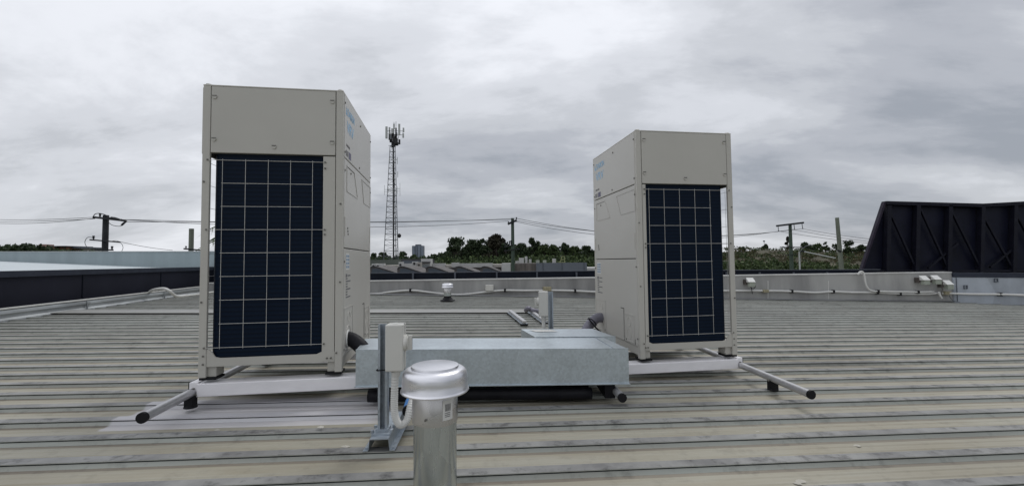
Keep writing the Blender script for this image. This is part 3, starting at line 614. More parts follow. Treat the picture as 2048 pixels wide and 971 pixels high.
tp.tube([(1.186, -.49, .032), (1.186, -.38, .032)], .0245, 20); o = tp.build('tape_wrap', M_['blue'], frL, smooth=True); o['label'] = 'blue printed tape wrapped round the tube end'
# ------------------------------------------------------------------ cable ducts
def duct(label, c0, c1, dep, zb0, ztop, shear, name='cable_duct'):
    T = thing(name, label, 'duct', (c0[0], c0[1], zb0), 0, 'galvanised ducts between the units')
    a = Vector((c0[0], c0[1], 0)); b = Vector((c1[0], c1[1], 0)); d = (b-a).normalized(); n = Vector((-d.y, d.x, 0)); n = n+d*shear
    zf = (c1[2]-zb0)
    def P_(p, h): t = (p-a).length/(b-a).length; return (p.x, p.y, zb0+h+zf*max(0, min(1, t)))
    hgt = ztop
    u = MB(); q = [a, b, b+n*dep, a+n*dep]
    lo = [(p.x, p.y, zb0+(zf if i in (1, 2) else 0)) for i, p in enumerate(q)]; hi = [(x, y, z+hgt) for x, y, z in lo]
    u.add(lo+hi, [(3, 2, 1, 0), (4, 5, 6, 7), (0, 1, 5, 4), (1, 2, 6, 5), (2, 3, 7, 6), (3, 0, 4, 7)]); sub(u, 'duct_body', M_['galv'], T, bevel=.002)
    u = MB(); u.bar(Vector(lo[0])-d*.006-n*.006+Vector((0, 0, .002)), Vector(lo[1])+d*.002-n*.006+Vector((0, 0, .002)), .016, .004)
    sub(u, 'bottom_flange', M_['galv'], T)
    u = MB(); u.bar(Vector(hi[0])+n*.004+Vector((0, 0, .0015)), Vector(hi[1])+n*.004+Vector((0, 0, .0015)), .012, .002)
    sub(u, 'lid_fold', M_['galv'], T)
    return T, lo, hi
d1, lo1, hi1 = duct('long galvanised sheet duct running between the two units in the foreground', (-.893, 2.48), (.69, 2.615, -.735), .38, -.70, .207, -.10)
u = MB(); x = .60; p = Vector(hi1[0]).lerp(Vector(hi1[1]), .945); q = Vector(lo1[0]).lerp(Vector(lo1[1]), .945)
u.bar(p+Vector((0, -.001, .001)), p+Vector((-.04, .38, .001)), .004, .003); sub(u, 'lid_joint', M_['strut'], d1)
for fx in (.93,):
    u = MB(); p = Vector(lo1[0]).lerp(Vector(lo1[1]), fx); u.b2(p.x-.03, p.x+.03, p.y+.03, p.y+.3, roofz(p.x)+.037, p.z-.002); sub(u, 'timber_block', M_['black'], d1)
d2, lo2, hi2 = duct('short galvanised duct behind the long one, beside the right unit, white paper label on top', (.155, 2.99), (.715, 3.04, -.745), .37, -.735, .215, -.16)
u = MB(); h0, h1 = Vector(hi2[0]), Vector(hi2[1]); hb = Vector(hi2[3])
def on2(s, t): return h0+(h1-h0)*s+(hb-h0)*t+Vector((0, 0, .003))
u.add([on2(.13, .60), on2(.42, .60), on2(.38, .86), on2(.07, .82)], [(0, 1, 2, 3)]); sub(u, 'paper_label', M_['label_white'], d2)
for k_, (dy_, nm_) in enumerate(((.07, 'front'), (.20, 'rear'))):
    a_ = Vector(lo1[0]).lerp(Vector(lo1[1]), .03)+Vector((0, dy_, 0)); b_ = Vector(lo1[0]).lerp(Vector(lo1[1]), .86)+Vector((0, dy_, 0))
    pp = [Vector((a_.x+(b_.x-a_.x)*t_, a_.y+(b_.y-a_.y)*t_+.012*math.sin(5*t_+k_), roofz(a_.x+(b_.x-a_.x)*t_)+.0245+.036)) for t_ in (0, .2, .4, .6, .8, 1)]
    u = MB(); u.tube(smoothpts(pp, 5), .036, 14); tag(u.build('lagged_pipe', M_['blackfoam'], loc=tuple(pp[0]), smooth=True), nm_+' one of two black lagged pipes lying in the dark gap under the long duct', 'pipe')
# pipes from the units into the ducts
def pipe_thing(name, label, pts, r, m, extra=None, cat='pipe'):
    T = thing(name, label, cat, tuple(pts[0])); P_ = smoothpts(pts, 6); u = MB(); u.tube(P_, r, 16); o = sub(u, 'lagging', m, T, smooth=True); sharp(o, 50)
    if extra: extra(T, P_)
    return T
sL = L2W(unitL, (HX-.01, -HY+.13, .170))
def ringL(T, P_): u = MB(); ring_mb(u, (0, 0, 0), .048, .006); o = u.build('collar_ring', M_['label_white'], T); o.location = (0.018, 0, 0); o.rotation_euler = (0, 0, LA)
pipe_thing('lagged_pipe', 'black foam lagged pipe bending from the left unit into the long duct', [sL, sL+Vector((.035, .0, -.005)), sL+Vector((.08, -.01, -.03)), sL+Vector((.125, -.02, -.075)), sL+Vector((.16, -.03, -.15))], .043, M_['blackfoam'], ringL)
sR = L2W(unitR, (HX-.01, -HY+.17, .20))
def tieR(T, P_):
    u = MB(); i = 11; d = (P_[i+1]-P_[i-1]).normalized(); a = d.orthogonal().normalized(); b = d.cross(a)
    u.tube([P_[i]+(a*math.cos(k*math.pi/8)+b*math.sin(k*math.pi/8))*.046 for k in range(17)], .004, 5, False); sub(u, 'cable_tie', M_['black'], T)
pipe_thing('taped_pipe', 'grey taped pipe elbow leaving the right unit above the short duct', [sR, sR+Vector((-.06, -.02, .0)), sR+Vector((-.12, -.05, -.04)), sR+Vector((-.17, -.08, -.10)), sR+Vector((-.20, -.10, -.17))], .043, M_['greyfoam'], tieR)
def blk(pts, r, label, name='cable', m='black'):
    P_ = smoothpts(pts, 5); u = MB(); u.tube(P_, r, 7); o = u.build(name, M_[m], loc=tuple(P_[0]), smooth=True); return tag(o, label, 'cable')
blk([sR+Vector((-.15, -.10, .01)), sR+Vector((-.09, -.15, -.07)), sR+Vector((-.02, -.22, -.13)), sR+Vector((.0, -.40, -.165)), sR+Vector((.0, -.62, -.20))], .007, 'thin black cable trailing from the grey taped pipe under the right unit')
# ------------------------------------------------------------------ vents
def make_vent(label, loc, height, flash=True, detail=True):
    T = thing('roof_vent', label, 'vent', loc, 0, 'round cowled roof vents'); h = height; r = .075
    u = MB(); u.lathe([(r, 0), (r, h-.185)], seg=48); u.lathe([(r-.004, h-.185), (r-.004, .02)], seg=48); o = u.build('flue_pipe', M_['galvpipe'], T, smooth=True)
    u = MB(); u.lathe([(r+.003, h-.186), (r+.004, h-.192), (r+.004, h-.10), (r+.001, h-.095), (.03, h-.094)], seg=48)
    o = sharp(u.build('collar', M_['collar'], T, smooth=True))
    c = [(0, h), (.079, h), (.0825, h-.0012), (.0838, h-.006), (.0842, h-.0085), (.092, h-.0088), (.100, h-.0115), (.1065, h-.0165), (.111, h-.024), (.1135, h-.034), (.1145, h-.05), (.1155, h-.078), (.1175, h-.081), (.1195, h-.083), (.1200, h-.086), (.1185, h-.088), (.116, h-.086), (.113, h-.08), (.111, h-.03), (.08, h-.016), (0, h-.013)]
    u = MB(); u.lathe(c, seg=64); o = sharp(u.build('cowl', M_['spun'], T, smooth=True), 50)
    if detail:
        u = MB(); u.tube([(-.018, -(r+.002), h-.165), (-.018, -(r+.010), h-.165)], .004, 8); u.build('rivet', M_['screw'], T)
        u = MB(); k0, k1 = -62, -33                    # curved paper label
        def cp(a, z, rr): a = R(a); return (rr*math.cos(a), rr*math.sin(a), z)
        n = 8; za, zb_ = h-.172, h-.105
        vs = [cp(k0+(k1-k0)*i/n, z, r+.0052) for z in (za, zb_) for i in range(n+1)]
        u.add(vs, [(i, i+1, n+2+i, n+1+i) for i in range(n)])
        u.mi = 1
        for a0, a1 in ((-55, -53.5), (-52.5, -51.8), (-51, -49), (-47.5, -46.8), (-46, -44.5), (-43.5, -43), (-42, -40)):
            vs = [cp(a0, h-.142, r+.006), cp(a1, h-.142, r+.006), cp(a1, h-.118, r+.006), cp(a0, h-.118, r+.006)]; u.add(vs, [(0, 1, 2, 3)])
        for z in (h-.149, h-.155, h-.161): u.add([cp(-56, z, r+.006), cp(-48, z, r+.006), cp(-48, z+.0025, r+.006), cp(-56, z+.0025, r+.006)], [(0, 1, 2, 3)]); u.add([cp(-48, z, r+.006), cp(-41, z, r+.006), cp(-41, z+.0025, r+.006), cp(-48, z+.0025, r+.006)], [(0, 1, 2, 3)])
        u.build('barcode_label', [M_['label_white'], M_['label_grey']], T)
    if flash:
        u = MB(); u.lathe([(.155, .002), (.15, .016), (.10, .035), (.095, .05), (r+.003, .065), (r+.001, .10)], seg=24)
        sharp(u.build('flashing_boot', M_['black'], T, smooth=True))
    return T
vz = at(870, 728.5, 1.555)
make_vent('shiny round metal vent with barcode label in the near foreground', (vz.x, vz.y, roofz(vz.x)+.0), vz.z-roofz(vz.x), flash=False)
v2 = at(895, 566, 8.9)
make_vent('small distant vent with pale cap and black boot near the parapet', (v2.x, v2.y, roofz(v2.x)+.03), v2.z-roofz(v2.x)-.03, detail=False)
# ------------------------------------------------------------------ isolator posts
def make_isolator(label, loc, rz, mir, ph):
    T = thing('isolator_post', label, 'switch', loc, rz, 'isolator switches on strut posts'); s = mir
    u = MB(); wd = .041                                    # strut channel, open towards the camera side
    u.b2(-wd/2, wd/2, .018, .0205, .062, ph); u.b2(-wd/2, -wd/2+.0025, -.0205, .018, .062, ph); u.b2(wd/2-.0025, wd/2, -.0205, .018, .062, ph)
    u.b2(-wd/2+.0025, -wd/2+.010, -.0205, -.018, .062, ph); u.b2(wd/2-.010, wd/2-.0025, -.0205, -.018, .062, ph)
    u.build('strut_post', M_['strut'], T)
    u = MB(); u.b2(-.042, .042, -.05, .05, .052, .059); u.b2(-.028, .028, -.028, .028, .059, .072)
    for a_, b_ in ((-.042, -.03), (.042, -.03), (-.042, .03), (.042, .03)): u.lathe([(0, .070), (.008, .070), (.008, .058)], (a_, b_, 0), 6)
    u.build('base_plate', M_['strut'], T)
    u = MB()                                               # hat section foot running in depth
    hp = [(-.068, .0), (-.048, .0), (-.045, .003), (-.040, .048), (.040, .048), (.045, .003), (.048, .0), (.068, .0)]; hq = [(a, b+.004) for a, b in reversed(hp)]
    pl = hp+hq; n = len(pl); y0, y1 = -.085, .26
    u.add([(a, y0, b) for a, b in pl]+[(a, y1, b) for a, b in pl], [(i, n+i, n+(i+1) % n, (i+1) % n) for i in range(n)]+[(i, i+1, n-2-i, n-1-i) for i in range(7)]+[(n+i+1, n+i, 2*n-1-i, 2*n-2-i) for i in range(7)])
    for a_ in (-.058, .058):
        for b_ in (-.07, .24): u.lathe([(0, .012), (.006, .012), (.006, .003)], (a_, b_, 0), 6)
    u.build('hat_foot', M_['strut'], T)
    bx0, bx1 = .023*s, (.023+.078)*s; xa, xb = min(bx0, bx1), max(bx0, bx1)
    zt_ = ph+.008; zb_ = zt_-.205
    box = MB(); box.b2(xa, xb, -.075, .0, zb_, zt_); o = box.build('switch_box', M_['iso'], T, bevel=.006)
    u = MB(); u.b2(xa-.001, xb+.001, -.034, -.0325, zb_-.001, zt_+.001); u.build('lid_seam', M_['label_grey'], o)
    xk = xb if s > 0 else xa
    u = MB(); u.tube([(xk-.001*s, -.04, zt_-.085), (xk+.012*s, -.04, zt_-.085)], .036, 24); u.tube([(xk+.012*s, -.04, zt_-.085), (xk+.017*s, -.04, zt_-.085)], .030, 24)
    u.b2(xk+.016*s, xk+.034*s, -.048, -.032, zt_-.117, zt_-.053); u.build('rotary_knob', M_['iso'], T, bevel=.001)
    u = MB(); u.b2(xk+.0335*s, xk+.0345*s, -.044, -.036, zt_-.112, zt_-.06); u.build('knob_slot', M_['label_grey'], T)
    u = MB(); u.tube([((xa+xb)/2, -.038, zt_-.001), ((xa+xb)/2, -.038, zt_+.003)], .014, 16); u.build('top_plug', M_['conduit'], T)
    mx = (xa+xb)/2
    u = MB(); u.tube([(mx, -.035, zb_+.001), (mx, -.035, zb_-.012), (mx, -.035, zb_-.03)], [.021, .021, .017], 16); u.build('conduit_gland', M_['conduit'], T)
    if s > 0: pts = [(mx-.003, -.035, zb_-.02), (mx-.006, -.036, zb_-.10), (mx-.006, -.04, zb_-.155), (mx+.0, -.045, zb_-.205), (mx+.022, -.045, zb_-.240), (mx+.047, -.03, zb_-.226), (mx+.058, .0, zb_-.175), (mx+.066, .06, zb_-.14), (mx+.070, .13, zb_-.14), (mx+.075, .30, zb_-.17)]
    else: pts = [(mx, -.035, zb_-.02), (mx, -.035, zb_-.12), (mx-.004, -.03, zb_-.22), (mx-.01, -.02, zb_-.30), (mx-.01, .05, .05), (mx-.01, .12, .02)]
    P_ = smoothpts(pts, 13); rs = [.0160+(.0009 if i % 2 else -.0009) for i in range(len(P_))]
    u = MB(); u.tube(P_, rs, 12); u.build('flexible_conduit', M_['conduit'], T)
    for z in (ph*.62,) if s > 0 else (ph*.38,):
        u = MB(); q = [(-.025, -.026), (.024, -.026), (.052, -.062), (.07, -.04), (.06, -.014), (.024, .024), (-.025, .024), (-.025, -.026)]
        u.tube([(a*(s), b, z+.004*math.sin(i)) for i, (a, b) in enumerate(q)], .003, 5, False); u.build('cable_tie', M_['black'], T)
    return T
ib = at(767, 870, 1.99); it = at(765, 648, 1.99)
bz = roofz(ib.x)+.026
make_isolator('white isolator switch on a galvanised strut post in the foreground, knob facing right', (ib.x, 1.99, bz), .06, 1, it.z-bz)
ib2 = at(1102, 660, 3.66); it2 = at(1102, 583, 3.66); bz2 = roofz(ib2.x)+.026
make_isolator('isolator switch on a strut post behind the ducts, its knob facing left', (ib2.x, 3.66, bz2), -.05, -1, it2.z-bz2)
# a second loop of conduit at the foot of the near post
c0 = L2W(frL, (1.10, .02, .07))
pts = [Vector((ib.x+.12, 2.02, bz+.12)), Vector((ib.x+.13, 2.06, bz+.10)), Vector((ib.x+.10, 2.03, bz+.045)), Vector((ib.x+.05, 2.05, bz+.04)), Vector((ib.x+.04, 2.15, bz+.06)), Vector((ib.x+.09, 2.3, bz+.10)), Vector((ib.x+.12, 2.5, bz+.12))]
# ------------------------------------------------------------------ loose rails + pipe offcut further back
def rail(label, a, b):
    T = thing('loose_rail', label, 'rail', tuple(a), 0, 'rails lying on the roof beyond the ducts')
    u = MB(); up_ = Vector((0, 0, .03)); u.bar(a+up_, b+up_, .05, .03); sub(u, 'rail_bar', M_['tube_al'], T, bevel=.002)
    u = MB(); u.bar(a+Vector((0, 0, .006)), b+Vector((0, 0, .006)), .085, .010); sub(u, 'rail_foot', M_['strut'], T)
    for t_ in (.02, .35, .7, .97):
        u = MB(); p = Vector(a).lerp(Vector(b), t_); u.box((p.x, p.y, p.z-.004), (.10, .07, .016)); sub(u, 'rubber_pad', M_['black'], T)
rail('left one of two short grey rails lying beyond the ducts', roof_at(1049, 648, .045), roof_at(1020, 625, .045))
rail('right one of two short grey rails lying beyond the ducts, near the rear isolator', roof_at(1089, 645, .045), roof_at(1056, 621, .045))
pipe_thing('pipe_offcut', 'grey taped pipe offcut bent over the far end of the rails', [roof_at(1052, 620, .10), roof_at(1056, 616, .14), roof_at(1060, 618, .12), roof_at(1066, 620, .11), roof_at(1075, 622, .09)], .035, M_['greyfoam'])
# ------------------------------------------------------------------ conduits and boxes on the far parapet
def conduit(label, pix, r=.024, saddles=(), off=.05):
    P0 = [wall_at(px, py, off) for px, py in pix]; T = thing('wall_conduit', label, 'conduit', tuple(P0[0])); u = MB(); u.tube(smoothpts(P0, 4), r, 10); sub(u, 'pipe_run', M_['conduit'], T, smooth=True)
    for px, py in saddles:
        p = wall_at(px, py, off-.012); u = MB(); u.box(tuple(p), (.045, .075, r*2+.03)); sub(u, 'saddle', M_['black'], T)
    return T
conduit('long white conduit sagging along the far concrete parapet', [(600, 586), (740, 587.5), (775, 584), (820, 580), (855, 583.5), (890, 587.5), (920, 588.6), (950, 586), (978, 582.5), (1010, 580), (1050, 580.5), (1102, 580), (1150, 581), (1189, 583), (1260, 585), (1340, 583), (1440, 581), (1530, 581), (1583, 582), (1630, 584.5), (1666, 582.5), (1700, 584), (1754, 584.5), (1800, 587), (1850, 587.5), (1885, 586), (1940, 587.5), (2000, 588), (2060, 590), (2110, 592)],
        saddles=((821, 580), (1010, 580), (1150, 581), (1583, 582), (1666, 582.5), (1754, 584.5), (1799, 587), (2000, 588)))
conduit('thin grey conduit looping over the fence and down the parapet beside the black screen', [(1716, 549), (1720, 543.5), (1726, 544), (1729, 552), (1731, 565), (1735, 575), (1742, 580.5), (1755, 582), (1800, 583), (1840, 583.5), (1868, 583)], .02, ((1755, 582), (1835, 583.5)), .09)
lp = [roof_at(306, 590, .17)+ln*.13, roof_at(312, 590, .20)+ln*.03, roof_at(332, 590, .20), roof_at(342, 591, .12)-ln*.03, roof_at(354, 592, .04)-ln*.05]
T = thing('flexible_conduit', 'white flexible conduit draped over the left metal upstand', 'conduit', tuple(at(306, 582, 9)))
LY = 8.3
PL = smoothpts([at(300, 582.5, LY+.1), at(306, 579.5, LY), at(318, 577, LY-.05), at(330, 577, LY-.1), at(340, 582, LY-.1), at(348, 589, LY), at(356, 592, LY+.1), at(375, 590.5, LY+.4), at(400, 587.5, LY+.9), at(430, 583, LY+1.5), at(480, 580.5, LY+1.8)], 4)
u = MB(); u.tube(PL, [.026]*28+[.017]*(len(PL)-28), 10); sub(u, 'pipe_run', M_['conduit'], T, smooth=True)
tanm = mat('tan_joint_box', (.30, .27, .18), .7, var=.3, scale=30); bodym = mat('fitting_body', (.30, .33, .28), .6, var=.1)
def wbox(label, px, py, w_, h_, m, name='junction_box', cat='box', group=None, parts=True, depth=.09):
    c = wall_at(px, py, depth/2+.001); T = thing(name, label, cat, tuple(c), 0, group)
    u = MB(); u.box((0, 0, 0), (w_, depth, h_)); u.build('box_body', m, T, bevel=.008)
    if parts: u = MB(); u.box((0, -depth/2-.004, 0), (w_*.94, .008, h_*.94)); u.build('lid', m, T, bevel=.003)
    return T
wbox('pale square junction box on the parapet right of the distant vent', 979, 575, .19, .14, M_['iso'])
wbox('tan joint box on the conduit above the rear isolator', 1094, 577, .20, .10, tanm, parts=True)
wbox('tan joint box on the conduit just right of the right unit', 1530, 581.5, .13, .07, tanm)
wbox('tan joint box where the conduit meets the cable tangle', 1892, 585.5, .16, .08, tanm)
brkt = mat('light_bracket', (.06, .05, .045), .7, var=.4)
def flood(label, px, py, lean=0.0):
    c = wall_at(px, py, .14); T = thing('wall_light', label, 'light', tuple(c), 0, 'light fittings on the parapet')
    u = MB(); u.add([(-.085, -.085, .012), (.075, -.085, .012), (.075, .03, .105), (-.085, .03, .105), (-.085, -.085, .004), (.075, -.085, .004), (.075, .03, .0), (-.085, .03, .0)], [(0, 1, 2, 3), (7, 6, 5, 4), (0, 4, 5, 1), (1, 5, 6, 2), (2, 6, 7, 3), (3, 7, 4, 0)]); u.build('hood', M_['label_white'], T, bevel=.004)
    u = MB(); u.b2(-.055, .075, -.07, .03, -.10, .002); u.build('lamp_body', bodym, T, bevel=.006)
    u = MB(); u.b2(-.10, -.062, .02, .135, -.06, .06); u.build('bracket', brkt, T, bevel=.003)
flood('hooded wall light with dangling cable on the parapet beside the right unit', 1501, 564)
flood('left one of two hooded wall lights below the black screen', 1848, 560)
flood('right one of two hooded wall lights below the black screen', 1871, 559)
flood('lowest hooded wall light above the tan joint box, tangled in cables', 1895, 569)
def ck(label, pix, r=.008, off=.10, m='black'):
    P_ = smoothpts([wall_at(a, b, off) for a, b in pix], 5); u = MB(); u.tube(P_, r, 6); tag(u.build('cable', M_[m], loc=tuple(P_[0])), label, 'cable')
ck('black cable looping below the wall light beside the right unit', [(1508, 566), (1511, 572), (1506, 577), (1500, 572), (1497, 568), (1502, 574), (1505, 587)])
ck('short white bent conduit end hanging below the joint box at right', [(1878, 583), (1880, 590), (1884, 596)], .022, .12, 'conduit')
ck('brown cable hanging between the wall lights at right', [(1884, 560), (1883, 570), (1885, 580), (1882, 588)], .014, .10, 'screw')
ck('thin grey cable trailing from the joint box down to the roof corner', [(1898, 590), (1903, 598), (1910, 602), (1920, 604)], .006, .10, 'fencepost')
# ------------------------------------------------------------------ poles, cables
def pole(name, label, px, ytop, Y, r0, r1, m, arms=(), lean=0.0, group='power poles beyond the roof'):
    t = at(px, ytop, Y); T = thing(name, label, 'pole', (t.x+lean, Y, -7), 0, group)
    u = MB(); u.tube([(0, 0, 0), (-lean, 0, t.z+7)], [r0, r1], 12); u.build('pole_shaft', M_[m], T)
    for (xa, ya), (xb, yb), th, dy, ins in arms:
        a = at(xa, ya, Y-dy); b = at(xb, yb, Y-dy); u = MB(); u.bar(a, b, th, th); o = sub(u, 'cross_arm', M_['pole_dark'], T)
        for px_, py_, hh in ins:
            c = at(px_, py_, Y-dy); u = MB()
            if hh > 0: u.lathe([(0, hh), (.05, hh), (.06, hh*.7), (.03, hh*.6), (.06, hh*.35), (.03, hh*.25), (.02, 0)], tuple(c), 8)
            else: u.tube([c, c+Vector((.04, 0, hh))], .03, 6); u.tube([c+Vector((.04, 0, hh)), c+Vector((.05, 0, hh-.06))], .07, 8)
            sub(u, 'insulator', M_['pole_dark'], T)
    return T
pA = pole('power_pole', 'dark power pole with looping jumpers at far left', 212, 430, 24, .17, .135, 'pole_dark',
     [((187, 434), (250, 441), .11, .2, ((200, 434.5, .22),)), ((180, 479), (240, 484), .07, .2, ((187, 479, .22), )), ((190, 499), (226, 499.5), .08, .2, ((224, 499, .2),))])
pole('timber_stub', 'grey timber pole stub rising just left of the left unit', 383, 457, 30, .17, .15, 'pole_pale', [((368, 497), (400, 500), .10, .2, ((372, 496, .15),))])
pB = pole('power_pole', 'green power pole with crossarm in the middle before the trees', 1025, 436, 36, .20, .13, 'pole_green',
     [((1015.5, 448), (1033.5, 440), .16, .2, ((1017, 447.5, .2), (1033, 439, .2))), ((1008, 494.5), (1026, 489), .07, .2, ((1011, 494, .42), (1015, 493, .42), (1019, 491.5, .42), (1022, 490.5, .42))), ((1008, 501), (1040, 497), .08, .2, ())])
pC = pole('power_pole', 'green power pole with wide raised crossarm on the right', 1580, 447, 42, .24, .14, 'pole_green',
     [((1553, 451.5), (1607, 445), .17, .25, ((1556, 452, -.45), (1588, 449, -.45), (1604, 447, -.45))), ((1560, 494), (1610, 494), .07, .25, ()), ((1570, 509), (1604, 508.5), .06, .25, ())])
pole('timber_pole', 'bare leaning timber pole just left of the black screen', 1674, 435, 34, .22, .13, 'pole_pale', [((1675, 500), (1682, 503), .10, .15, ())], lean=.45)
T = thing('street_lamp', 'grey street lamp with curved arm between the two right poles', 'lamp', (at(1599, 520, 37).x, 37, -7))
u = MB(); a = at(1598.5, 503, 37); u.tube([(a.x, 37, -7), a], [.08, .06], 8); sub(u, 'lamp_post', M_['antenna'], T)
u = MB(); u.tube(smoothpts([a, at(1604, 500, 36.8), at(1612, 492, 36.2), at(1623, 489.5, 35.6)], 4), .04, 6); sub(u, 'curved_arm', M_['steel'], T)
u = MB(); c = at(1606, 502.5, 36.9); u.box(tuple(c), (.3, .2, .12)); sub(u, 'lamp_head', M_['pole_dark'], T)
u = MB(); a = at(1609, 503, 34.5); b = at(1671, 516, 34); u.tube([a, b], .045, 6); tag(u.build('strut_brace', M_['antenna'], loc=tuple(a)), 'pale slanting rod reaching from the street lamp to the timber pole', 'rod')
def wire(label, a, b, sag, r=.014):
    P_ = catenary(a, b, sag); u = MB(); u.tube(P_, r, 5); tag(u.build('power_cable', M_['cable'], loc=tuple(P_[0])), label, 'cable', 'overhead power cables')
def A_(px, py): return at(px, py, 23.8)
wire('upper overhead cable running left from the far left pole', A_(190, 434), at(-60, 436.5, 30), .12)
wire('middle overhead cable running left from the far left pole', A_(190, 437), at(-60, 441.5, 30), .10)
wire('lowest overhead cable running left from the far left pole', A_(190, 436), at(-60, 442.5, 30), .22)
wire('upper overhead cable between the far left pole and the middle pole', A_(252, 439), at(1033, 436.5, 35.8), .25, .016)
wire('middle overhead cable between the far left pole and the middle pole', A_(252, 443), at(1024, 438.5, 35.8), .12, .016)
wire('lowest overhead cable between the far left pole and the middle pole', A_(240, 438.5), at(1017, 441.5, 35.8), .48, .016)
wire('upper overhead cable between the middle pole and the right pole', at(1033, 436.5, 35.8), at(1588, 458, 41.8), 1.1, .018)
wire('middle overhead cable between the middle pole and the right pole', at(1024, 439.5, 35.8), at(1604, 457, 41.8), 1.0, .018)
wire('lowest overhead cable between the middle pole and the right pole', at(1031, 443, 35.8), at(1557, 462, 41.8), 1.1, .018)
wire('upper overhead cable running right from the right pole', at(1605, 457, 41.8), at(1830, 486, 30), .15, .018)
wire('middle overhead cable running right from the right pole', at(1589, 459, 41.8), at(1830, 492, 30), .15, .018)
wire('lowest overhead cable running right from the right pole', at(1558, 462, 41.8), at(1830, 494, 30), .15, .018)
wire('thin service cable dropping right from the far left pole', at(236, 482, 23.8), at(345, 500, 24.5), .06, .012)
def jump(label, pix, Y=23.7, r=.02):
    P_ = smoothpts([at(a, b, Y) for a, b in pix], 5); u = MB(); u.tube(P_, r, 5); tag(u.build('jumper_cable', M_['cable'], loc=tuple(P_[0])), label, 'cable')
jump('thick jumper arching over the top of the far left pole', [(186, 434), (190, 428), (200, 426.5), (212, 430), (222, 436), (236, 439), (243, 438)], r=.022)
jump('drooping jumper right of the far left pole top', [(253, 441), (247, 449), (238, 452), (225, 450), (216, 444)], r=.016)
jump('short black strain insulator at the right end of the upper arm', [(253, 441.5), (247, 446), (243, 450)], r=.055)
jump('short black strain insulator above the right end of the upper arm', [(222, 434.5), (232, 436), (243, 440)], r=.05)
jump('round jumper loop low on the far left pole', [(186, 475), (176, 474), (170, 482), (172, 491), (180, 497), (190, 500)], r=.014)
jump('thin jumper loop right of the far left pole', [(222, 482), (234, 481), (243, 487), (246, 495), (243, 503)], r=.012)
# ------------------------------------------------------------------ lattice tower
TY = 110
tb0 = at(783, 545, TY); tt0 = at(786, 292, TY)
T = thing('lattice_tower', 'tall tapering lattice phone mast bristling with antennas', 'mast', (tb0.x, TY, -7))
def TW(px, py, dy=0): return at(px, py, TY+dy)
legs = []
legb = [((766, 545), (780, 292), 0), ((797, 545), (790.5, 292), 0), ((786, 545), (786, 292), 3.2)]
def legp(i, t):
    (b, tp, dy) = legb[i]; p = at(b[0]+(tp[0]-b[0])*t, b[1]+(tp[1]-b[1])*t, TY); return Vector((p.x, TY+dy*(1-t*.8), p.z))
for i in range(3):
    u = MB(); a = legp(i, 0); a2 = a+(a-legp(i, 1))*.15; u.tube([Vector((a.x-(legp(i,1).x-a.x)*.1, a.y, -7)), a, legp(i, 1)], [.13, .12, .08], 6); sub(u, 'tower_leg', M_['steel'], T)
u = MB()
NB = 23
for k in range(NB):
    t0_, t1_ = k/NB, (k+1)/NB
    for i in range(3):
        j = (i+1) % 3; u.tube([legp(i, t1_), legp(j, t1_)], .06, 4, False)
        if k % 2: u.tube([legp(i, t0_), legp(j, t1_)], .035, 4, False)
        else: u.tube([legp(j, t0_), legp(i, t1_)], .035, 4, False)
sub(u, 'lattice_bracing', M_['steel'], T)
u = MB(); u.bar(TW(787.3, 560, 1), TW(786.5, 270, 1), .34, .2, (0, 1, 0)); sub(u, 'feeder_ladder', M_['steel_dark'], T)
def panel(px, py, h_, w_=.45, m='antenna', dy=0):
    c = TW(px, py, dy); u = MB(); u.box(tuple(c), (w_, .3, h_)); sub(u, 'panel_antenna', M_[m], T, bevel=.05)
panel(773, 265, 3.1, .55); panel(788, 253, 1.4, .4); panel(798.5, 259, 2.9, .5); panel(807, 260, 1.1, .4); panel(806.5, 271, 1.1, .4); panel(779, 262, 2.0, .4, dy=1.5); panel(792, 264, 2.2, .4, 'steel', dy=1.5); panel(785, 262, 1.3, .6, dy=-1)
for k in range(20):
    random.seed(k+90); c = TW(random.gauss(788, 5.5), random.uniform(264, 291), random.uniform(-.8, .8)); u = MB(); u.box(tuple(c), (random.uniform(.3, .65), .4, random.uniform(.6, 1.5))); sub(u, 'radio_box', M_['steel_dark'] if k % 4 else M_['steel'], T)
u = MB()
for a_, b_ in (((773, 262), (808, 262)), ((774, 268), (806, 270)), ((777, 291), (796, 291)), ((779, 283), (794, 284)), ((788, 292), (788, 244)), ((792, 262), (792, 243)), ((780, 262), (786, 292)), ((806, 255), (806, 276)), ((800, 262), (793, 290))): u.tube([TW(*a_), TW(*b_)], .06, 4, False)
sub(u, 'head_frame', M_['steel_dark'], T)
u = MB()
for a_, b_ in (((769, 379), (800, 377)), ((769, 383), (800, 382)), ((769, 370), (769, 390)), ((777, 374), (777, 386)), ((800, 366), (800, 392)), ((795, 372), (795, 388))): u.tube([TW(*a_), TW(*b_)], .05, 4, False)
for a_, b_ in (((779, 312), (779, 326)), ((794.5, 314), (794.5, 328)), ((795.5, 343), (795.5, 355)), ((779, 319), (794, 319))): u.tube([TW(*a_), TW(*b_)], .09, 4, False)
sub(u, 'whip_antennas', M_['antenna'], T)
u = MB(); c = TW(798.5, 471, -1); u.lathe([(0, 0), (.45, .0)], seg=4); u.v = []; u.f = []; u.m = []; u.ball(tuple(c), (.5, .25, .55), 10); sub(u, 'dish_antenna', M_['steel_dark'], T)
